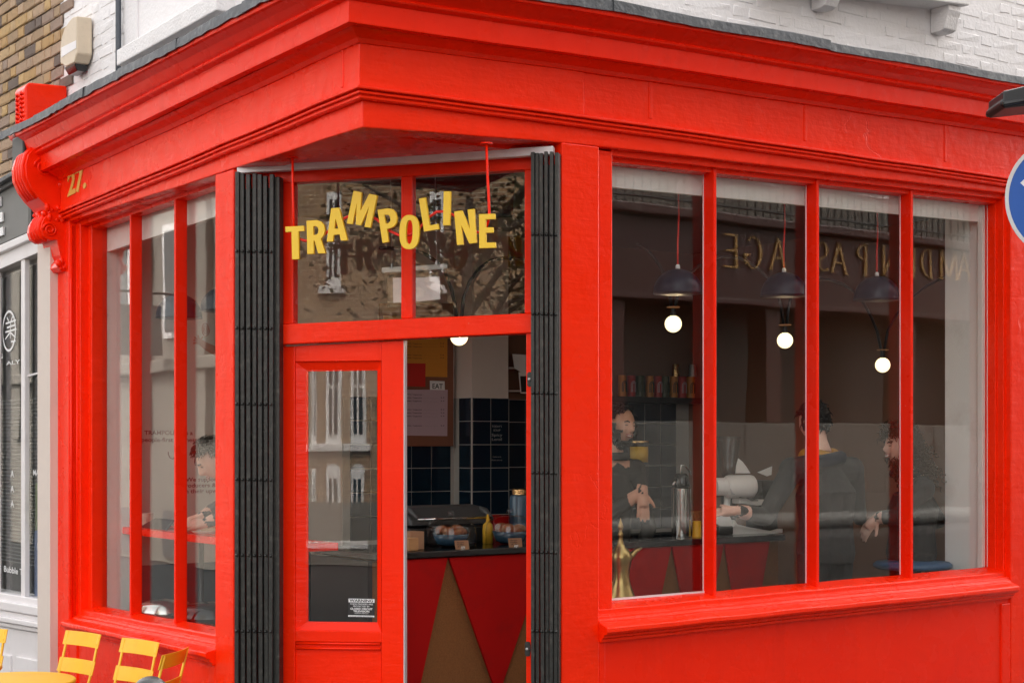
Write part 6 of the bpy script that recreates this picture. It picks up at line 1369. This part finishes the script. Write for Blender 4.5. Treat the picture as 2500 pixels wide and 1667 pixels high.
# ---- customer in a dark coat, back to the street, arm reaching over the counter
def customer():
    Y = 9.55; hc = Wp(1986, 1030, Y); fw = Vector((-0.50, 0.86, -0.06))
    t = thing('person', 'dark haired person in a dark coat seen from behind at the counter', 'person', (hc.x, hc.y, FLO))
    hm, L, ax = head_mesh(hc, fw, (0, 0, 1), 1.03)
    nb = hc + Vector((0.03, -0.04, -0.19)); ch = nb + Vector((0.03, -0.03, -0.24)); pel = Vector((ch.x, ch.y, FLO + 0.95))
    sr = nb + Vector((0.215, 0.10, -0.10)); sl = nb + Vector((-0.19, -0.12, -0.10))
    el = Wp(1868, 1262, 9.25); wr = Wp(1800, 1246, 9.05); el2 = Wp(2092, 1235, 9.7); wr2 = Wp(2100, 1270, 9.85)
    p = [(hm, 0), (neck(nb, hc + Vector((0.01, -0.01, -0.05)), 0.06), 0), (torso(pel, ch, nb, sl, sr, bulk=1.12), 1), (arm(sl, el, wr, 1.15), 1), (arm(sr, el2, wr2, 1.2), 1), (legs(pel, (-0.5, 0.86, 0), FLO, 1.05), 1)]
    h = MB(); hand(h, wr, (-1, 0.1, -0.05), (0.1, -0.5, 0.85), 0.3, 0.35, -1); p.append((h, 0))
    fuse(p, ['skin_pale', 'cloth_grey'], 'body', t, 0.0065)
    hair_cap(hc, ax, 1.03, lambda x, y, z: (z > 0.3 and y < 0.75) or (y < 0.12 and z > -0.45), 0.016, 'hair_black', t, 'hair', 8, 0.004, 240, 0.03)
    q = MB(); a_ = nb + zz * 0.0; q.tube([a_ + Vector((0.10 * math.cos(k), 0.085 * math.sin(k), 0.015 * math.sin(k * 2) - 0.01)) for k in [i * 0.42 for i in range(16)]], 0.030, 10); build(q, 'collar', 'cloth_mustard', t, smooth=True)
    q = MB(); q.tube([a_ + Vector((0.125 * math.cos(k), 0.105 * math.sin(k), -0.045 + 0.02 * math.cos(k))) for k in [i * 0.42 for i in range(16)]], 0.042, 10); build(q, 'scarf', 'cloth_navy', t, smooth=True)
customer()
# ---- curly haired woman facing the customer
def woman():
    Y = 9.85; hc = Wp(2196, 1090, Y); fw = Vector((-0.96, -0.26, 0.0))
    t = thing('person', 'smiling person with long curly hair and dark coat by the window', 'person', (hc.x, hc.y, FLO))
    hm, L, ax = head_mesh(hc, fw, (0.05, 0, 1), 0.97, 0.95, 1)
    nb = hc + Vector((0.05, 0.02, -0.18)); ch = nb + Vector((0.04, 0.02, -0.22)); pel = Vector((ch.x, ch.y + .02, FLO + 0.92))
    sr = nb + Vector((0.10, 0.17, -0.08)); sl = nb + Vector((0.06, -0.17, -0.08))
    el = Wp(2190, 1262, 9.66); wr = Wp(2140, 1262, 9.72); el2 = Wp(2290, 1270, 10.05); wr2 = Wp(2230, 1290, 10.0)
    p = [(hm, 0), (neck(nb, hc + Vector((0.02, 0.01, -0.05)), 0.05), 0), (torso(pel, ch, nb, sl, sr, bulk=1.0), 1), (arm(sl, el, wr, 1.1), 1), (arm(sr, el2, wr2, 1.1), 1), (legs(pel, (-0.96, -0.26, 0), FLO, 0.95), 1)]
    h = MB(); hand(h, wr, (-0.6, 0.1, -0.75), (-0.5, -0.7, 0.3), 0.3, 0.5, 1); p.append((h, 0))
    fuse(p, ['skin_pale', 'cloth_dark'], 'body', t, 0.0065, face_bits(L, ax, 0.97, 1.0), ['eye', 'lips', 'teeth'])
    hr = hair_cap(hc, ax, 0.97, lambda x, y, z: (z > 0.45 and y < 0.72) or (y < 0.10 and z > -0.7) or (z > 0.1 and y < 0.35), 0.022, 'hair_curly', t, 'hair', 12, 0.006, 620, 0.07, True)
    q = MB(); r = random.Random(21)
    for k in range(620):
        a = r.uniform(0, 1); base = hc + ax[1] * (-0.06 - 0.10 * a + r.gauss(0, .035)) + ax[0] * r.gauss(0, 0.07) + ax[2] * (0.02 - 0.20 * a + r.gauss(0, .03)); l = r.uniform(0.04, 0.09); rr = r.uniform(0.007, 0.014)
        dv_ = Vector((r.gauss(0, .4) + 0.4, r.gauss(0, .4), -1)).normalized(); s1 = dv_.orthogonal().normalized(); s2 = dv_.cross(s1)
        q.tube([base + dv_ * l * t_ + (s1 * math.sin(t_ * 13 + k) + s2 * math.cos(t_ * 13 + k)) * rr for t_ in [i / 12 for i in range(13)]], 0.0042, 4)
    for k in range(40):
        base = hc + ax[1] * (0.055 + r.gauss(0, .012)) + ax[0] * (-0.06 + r.gauss(0, .012)) + ax[2] * (-0.06 - 0.10 * r.random()); dv_ = Vector((r.gauss(0, .3), r.gauss(0, .3), -1)).normalized(); s1 = dv_.orthogonal().normalized(); s2 = dv_.cross(s1)
        q.tube([base + dv_ * 0.05 * t_ + (s1 * math.sin(t_ * 12 + k) + s2 * math.cos(t_ * 12 + k)) * 0.009 for t_ in [i / 12 for i in range(13)]], 0.0026, 4)
    build(q, 'curls', 'hair_curly', t, smooth=True, kind='stuff')
    q = MB(); q.tube([nb + Vector((0.085 * math.cos(k), 0.080 * math.sin(k), 0.01)) for k in [i * 0.42 for i in range(16)]], 0.026, 10); build(q, 'collar', 'cloth_dark', t, smooth=True)
woman()
# ---- man bent over the window shelf
def reader():
    Y = 9.05; hc = Wp(524, 1122, Y); fw = Vector((-0.78, -0.25, -0.58))
    t = thing('person', 'dark haired person in navy bent over the window shelf, reading', 'person', (hc.x + 0.3, hc.y + 0.2, FLO))
    hm, L, ax = head_mesh(hc, fw, (-0.45, -0.1, 0.85), 1.02, 1.1)
    nb = hc + Vector((0.13, 0.06, -0.15)); ch = nb + Vector((0.14, 0.08, -0.20)); pel = Vector((ch.x + 0.15, ch.y + 0.12, FLO + 0.82))
    sr = nb + Vector((0.0, 0.19, -0.08)); sl = nb + Vector((0.04, -0.15, -0.09))
    wr = Wp(502, 1277, 8.80); el = Wp(560, 1255, 8.85); wr2 = Wp(492, 1262, 9.10); el2 = Wp(540, 1235, 9.25)
    p = [(hm, 0), (neck(nb, hc + Vector((0.05, 0.03, -0.03))), 0), (torso(pel, ch, nb, sl, sr), 1), (arm(sl, el, wr), 1), (arm(sr, el2, wr2), 1), (legs(pel, (-0.78, -0.25, 0), FLO), 1)]
    h = MB(); hand(h, wr, (-0.97, 0.05, -0.12), (0.05, -0.3, 0.95), 0.8, 0.22, 1); h2 = MB(); hand(h2, wr2, (-0.80, -0.1, -0.35), (-0.3, -0.4, 0.85), 0.9, 0.5, -1); p += [(h, 0), (h2, 0)]
    fuse(p, ['skin_pale', 'cloth_navy'], 'body', t, 0.006, face_bits(L, ax, 1.02, 0.1), ['eye', 'lips'])
    hair_cap(hc, ax, 1.02, lambda x, y, z: (z > 0.42 and y < 0.66) or (z > -0.25 and y < 0.05) or (z > 0.15 and y < 0.25), 0.018, 'hair_brown', t, 'hair', 15, 0.005, 420, 0.04)
reader()
# ================================================================== ACROSS THE STREET (seen mirrored in the glass)
def mirror(fr, px, py, dg, Wd):
    """the place across the street that the glass (plane dg) shows at a photo pixel, on the plane Wd in front of the front"""
    s, z = fr.at(px, py, dg); h = -(fr.o[0] * fr.n[0] + fr.o[1] * fr.n[1]) - dg
    sc_ = -(fr.o[0] * fr.u[0] + fr.o[1] * fr.u[1]); k = (h + Wd - dg) / h
    return sc_ + (s - sc_) * k, EYE + (z - EYE) * k
# ---- market hall opposite the right front
WR = 8.0
tr = MB(); tr.box(FR, -0.5, 22.0, WR - 0.9, WR + 6, -0.02, 0.80); build(tr, 'terrace', 'paving', kind='structure', bevel=0.05, label='raised stone terrace across the street')
kb = MB(); kb.tube([FR.P(s, WR - 0.06, 0.93) for s in (-0.4, 5.2, 9, 13, 21)], 0.10, 12); build(kb, 'kerb', 'kerb', kind='structure', smooth=True)
hall = thing('market_hall', 'market building opposite with a dark red fascia and balcony railings', 'building', FR.P(12, WR + 2, 0.8))
def hb(s0, s1, d0, d1, z0, z1, nm, m_, par=None, bevel=0.0, **k):
    q = MB(); q.box(FR, s0, s1, d0, d1, z0, z1); return build(q, nm, m_, par or hall, bevel=bevel, **k)
base = hb(-0.5, 22.0, WR + 0.06, WR + 0.4, 0.8, 2.18, 'stone_wall', 'stone_wall')
blk = build(brick_mesh(1.79, 0.447, 0.01, 5, r=0.004, bow=0.002), 'stone_block', 'stone_wall', org=(0, 0, 0))
for r in range(3):
    for i in range(8):
        put(blk, 'stone_block', base, FR.P(5.95 + i * 1.8 + (0.8 if r % 2 else 0), WR + 0.058, 0.81 + r * 0.455), FR.rot + math.pi)
bpy.data.objects.remove(blk)
hb(-0.5, 22.0, WR + 0.9, WR + 1.0, 2.0, 4.55, 'recessed_front', 'black')
for s in (0.4, 3.0, 5.6, 8.2, 10.8, 13.4, 16.0, 18.6): hb(s, s + 0.28, WR + 0.05, WR + 0.4, 2.18, 3.62, 'pier', 'oxblood', bevel=0.01)
fb_ = hb(-0.5, 22.0, WR, WR + 0.5, 3.62, 4.62, 'sign_fascia', 'oxblood', bevel=0.01)
hb(-0.5, 22.0, WR - 0.12, WR + 0.5, 4.62, 4.74, 'fascia_cornice', 'oxblood', bevel=0.02)
hb(-0.5, 22.0, WR - 0.06, WR - 0.002, 3.63, 3.70, 'fascia_moulding', 'oxblood', bevel=0.01)
hb(-0.5, 22.0, WR + 1.8, WR + 2.0, 4.6, 13.5, 'upper_wall', 'cream')  # hall's unseen extra length and height added to block low sky
hb(-0.5, 22.0, WR + 0.5, WR + 1.8, 4.50, 4.60, 'balcony_floor', 'stone_wall')
for i in range(5): 
    wn_ = hb(6.2 + i * 2.7, 7.3 + i * 2.7, WR + 1.74, WR + 1.82, 5.6, 7.6, 'window', 'white_paint'); hb(6.3 + i * 2.7, 7.2 + i * 2.7, WR + 1.72, WR + 1.738, 5.7, 7.5, 'pane', 'dark_glass', wn_)
rail = thing('balcony_railing', 'black iron railing above the dark red fascia opposite', 'railing', FR.P(12, WR + 0.1, 4.74))
for z in (4.86, 5.62):
    q = MB(); q.tube([FR.P(5.1, WR + 0.1, z), FR.P(19.9, WR + 0.1, z)], 0.02, 6); build(q, 'rail', 'black', rail)
bar = MB(); bar.tube([(0, 0, 0), (0, 0, 0.9)], 0.011, 6); bo = build(bar, 'baluster', 'black', org=(0, 0, 0))
for i in range(110): put(bo, 'baluster', rail, FR.P(5.2 + i * 0.133, WR + 0.1, 4.74))
bpy.data.objects.remove(bo)
# gold serif capitals; the glass shows them reversed
SER = {'C': [('arc', 0.36, 0.5, 0.36, 0.5, 45, 315)], 'A': [(0.0, 0, 0.36, 1), (0.36, 1, 0.72, 0), (0.14, 0.35, 0.58, 0.35)], 'M': [(0.05, 0, 0.1, 1), (0.1, 1, 0.45, 0.1), (0.45, 0.1, 0.8, 1), (0.8, 1, 0.85, 0)],
       'D': [(0.1, 0, 0.1, 1), ('arc', 0.1, 0.5, 0.55, 0.5, -90, 90)], 'E': [(0.1, 0, 0.1, 1), (0.1, 0, 0.6, 0), (0.1, 0.52, 0.5, 0.52), (0.1, 1, 0.6, 1)], 'N': [(0.08, 0, 0.08, 1), (0.08, 1, 0.7, 0), (0.7, 0, 0.7, 1)],
       'P': [(0.1, 0, 0.1, 1), ('arc', 0.1, 0.74, 0.42, 0.26, -90, 90)], 'S': [('arc', 0.3, 0.74, 0.24, 0.25, 30, 270), ('arc', 0.3, 0.25, 0.26, 0.25, -150, 90)], 'G': [('arc', 0.38, 0.5, 0.36, 0.5, 45, 330), (0.72, 0.4, 0.72, 0.12), (0.52, 0.42, 0.78, 0.42)]}
def serif(ch, org, xd, nd, H, m_, parent):
    q = MB(); xd, nd = Vector(xd), Vector(nd)
    def bar_(a, b, w):
        p, r = org + xd * a[0] * H + zz * a[1] * H, org + xd * b[0] * H + zz * b[1] * H
        t = (r - p).normalized(); sd_ = t.cross(nd) * w * H; q.poly([p + sd_, r + sd_, r - sd_, p - sd_], nd * 0.02)
    for st in SER[ch]:
        if st[0] == 'arc':
            _, cx, cy_, rx, ry, a0, a1 = st; n = 14; A_ = [R_(lerp(a0, a1, i / n)) for i in range(n + 1)]
            o = [(cx + (rx + .03) * math.cos(a), cy_ + (ry + .0) * math.sin(a)) for a in A_]; i_ = [(cx + (rx - 0.05 - 0.04 * abs(math.cos(a))) * math.cos(a), cy_ + (ry - 0.04) * math.sin(a)) for a in A_]
            q.poly([org + xd * x * H + zz * y * H for x, y in o + i_[::-1]], nd * 0.02)
        else:
            bar_(st[:2], st[2:], 0.055 if abs(st[1] - st[3]) > 0.5 else 0.03)
            for x, y in (st[:2], st[2:]):
                if y in (0, 1) and abs(st[1] - st[3]) > 0.5: bar_((x - 0.11, y), (x + 0.11, y), 0.018)
    return build(q, 'sign_letter', m_, parent)
mat('gold_letter', (0.62, 0.33, 0.09), 0.4, var=0.1)
lx = {0: 2395, 1: 2352, 2: 2318, 3: 2258, 4: 2214, 5: 2170, 7: 2100, 8: 2046, 9: 2003, 10: 1957, 11: 1900, 12: 1836, 13: 1777}
for i, ch in enumerate('CAMDEN PASSAGE'):
    if ch == ' ': continue
    x = lx[i]; y = 664 - (x - 1750) * (-0.058)
    s_, z_ = mirror(FR, x, 655 + (x - 1830) * 0.055, -0.15, WR)
    org = FR.P(s_ + 0.15, WR - 0.001, z_)
    serif(ch, org, (-FR.u[0], -FR.u[1], 0), (-FR.n[0], -FR.n[1], 0), 0.40, 'gold_letter', fb_)
# ---- rendered house opposite the left front
WLd = 6.5
ho = thing('rendered_house', 'cream rendered house opposite the left window with string courses', 'building', FL.P(16, WLd + 2, 0))
def lb_(s0, s1, d0, d1, z0, z1, nm, m_, par=None, bevel=0.0):
    q = MB(); q.box(FL, s0, s1, d0, d1, z0, z1); return build(q, nm, m_, par or ho, bevel=bevel)
lb_(9.0, 44.0, WLd, WLd + 4, 0, 9.0, 'wall', 'cream')
for s in (10, 14.2, 16.1, 18.4, 20.7, 24, 28, 32, 36): lb_(s, s + 0.5, WLd - 0.12, WLd - 0.002, 2.0, 8.8, 'pilaster_strip', 'cream', bevel=0.02)
lb_(9.0, 44.0, WLd - 0.2, WLd - 0.002, 3.05, 3.25, 'string_course', 'cream', bevel=0.03)
for s in (11.2, 12.8, 15.0, 17.0, 19.2, 22.0, 25, 26.5, 29.2, 33.4):
    wf = lb_(s, s + 0.85, WLd - 0.06, WLd - 0.004, 3.6, 5.4, 'window', 'white_paint'); lb_(s + 0.1, s + 0.75, WLd - 0.075, WLd - 0.062, 3.7, 5.3, 'pane', 'dark_glass', wf)
    wf = lb_(s, s + 0.9, WLd - 0.06, WLd - 0.004, 0.1, 0.85, 'shop_window', 'grey_trim')
sg = thing('bracket_sign', 'plain hanging board on an iron bracket opposite the left window', 'sign', FL.P(17.6, WLd - 0.7, 3.2))
q = MB(); q.tube([FL.P(17.6, WLd, 4.3), FL.P(17.6, WLd - 1.1, 4.3)], 0.02, 6); build(q, 'bracket', 'black', sg)
q = MB(); q.box(FL, 17.58, 17.62, WLd - 1.0, WLd - 0.2, 3.3, 4.1); build(q, 'board', 'stone_wall', sg)
# ---- brick terrace opposite the door
WDd = 16.0
bh = thing('brick_terrace', 'tall brown brick terrace house opposite with white sash windows', 'building', FD.P(0, WDd + 2, 0))
def bb(s0, s1, d0, d1, z0, z1, nm, m_, par=None, bevel=0.0):
    q = MB(); q.box(FD, s0, s1, d0, d1, z0, z1); return build(q, nm, m_, par or bh, bevel=bevel)
sA0 = mirror(FD, 640, 900, -0.05, WDd)[0]; sA1 = mirror(FD, 1400, 900, -0.05, WDd)[0]
bb(sA0, sA1, WDd, WDd + 4, 0.0, 13.0, 'wall', 'far_brick'); bb(sA0 - 0.1, sA1 + 0.1, WDd - 0.15, WDd + 4, 13.0, 13.3, 'parapet', 'white_stone', bevel=0.03)  # wall raised beyond need of the mirror view, to block low sky
def sash(x0, x1, y0, y1, arched=False):
    a, z1 = mirror(FD, x0, y0, -0.05, WDd); b, z0 = mirror(FD, x1, y1, -0.05, WDd); a, b = min(a, b), max(a, b)
    wf = bb(a, b, WDd - 0.02, WDd - 0.003, z0, z1, 'window', 'white_clean'); m_ = (b - a) * 0.22
    bb(a + m_, b - m_, WDd - 0.035, WDd - 0.021, z0 + 0.15, (z0 + z1) / 2 - 0.03, 'pane', 'dark_glass', wf); bb(a + m_, b - m_, WDd - 0.035, WDd - 0.021, (z0 + z1) / 2 + 0.03, z1 - 0.12, 'pane', 'dark_glass', wf)
    bb((a + b) / 2 - 0.015, (a + b) / 2 + 0.015, WDd - 0.042, WDd - 0.036, z0 + 0.1, z1 - 0.1, 'glazing_bar', 'white_clean', wf)
    bb(a - 0.1, b + 0.1, WDd - 0.14, WDd - 0.003, z0 - 0.12, z0, 'sill', 'white_stone', wf, 0.01)
    if arched:
        q = MB(); cx = (a + b) / 2; r = (b - a) / 2; q.poly([FD.P(cx + r * math.cos(t), WDd - 0.003, z1 + r * math.sin(t)) for t in [i * math.pi / 16 for i in range(17)]], -Vector((FD.n[0], FD.n[1], 0)) * -0.02); build(q, 'arch_head', 'white_clean', wf)
for x0, x1 in ((760, 774), (797, 834), (857, 893), (1040, 1075), (1150, 1185)): sash(x0, x1, 800, 1083)
for x0, x1 in ((760, 772), (798, 832), (857, 890), (1040, 1072)): sash(x0, x1, 1150, 1320, True)
for x0, x1 in ((800, 835), (1050, 1085)): sash(x0, x1, 470, 700)
bb(sA0, sA1, WDd - 0.12, WDd - 0.004, 0.0, 1.0, 'plinth', 'cream')
tr_ = thing('street_tree', 'thin leaved street tree standing before the brick terrace opposite', 'tree', FD.P(mirror(FD, 1150, 700, -0.05, 12.0)[0], 12.0, 0))
tc = FD.P(mirror(FD, 1150, 700, -0.05, 12.0)[0], 12.0, 0)
q = MB(); q.tube([tc, tc + Vector((0.1, 0, 1.5)), tc + Vector((0, 0.1, 3.0)), tc + Vector((0.1, 0.2, 5.0))], [0.16, 0.13, 0.10, 0.05], 10)
rt = random.Random(11); tips = []
for i in range(16):
    a = rt.uniform(0, 6.28); h = rt.uniform(2.2, 4.4); l = rt.uniform(1.0, 1.9); p0 = tc + zz * h; p2 = p0 + Vector((math.cos(a) * l, math.sin(a) * l, rt.uniform(0.6, 1.6))); pm = (p0 + p2) / 2 + zz * 0.2
    q.tube([p0, pm, p2], [0.05, 0.03, 0.012], 6); tips += [pm, p2, (pm + p2) / 2]
build(q, 'trunk', 'bark', tr_, smooth=True)
q = MB()
for i in range(3000):
    c = rt.choice(tips) + Vector((rt.gauss(0, .38), rt.gauss(0, .38), rt.gauss(0, .34))); a = Vector((rt.gauss(0, 1), rt.gauss(0, 1), rt.gauss(0, 1))).normalized() * 0.05; b = a.orthogonal().normalized() * 0.03
    q.add([c - a, c + b, c + a, c - b], [(0, 1, 2, 3)])
build(q, 'crown', 'leaf', tr_, kind='stuff')
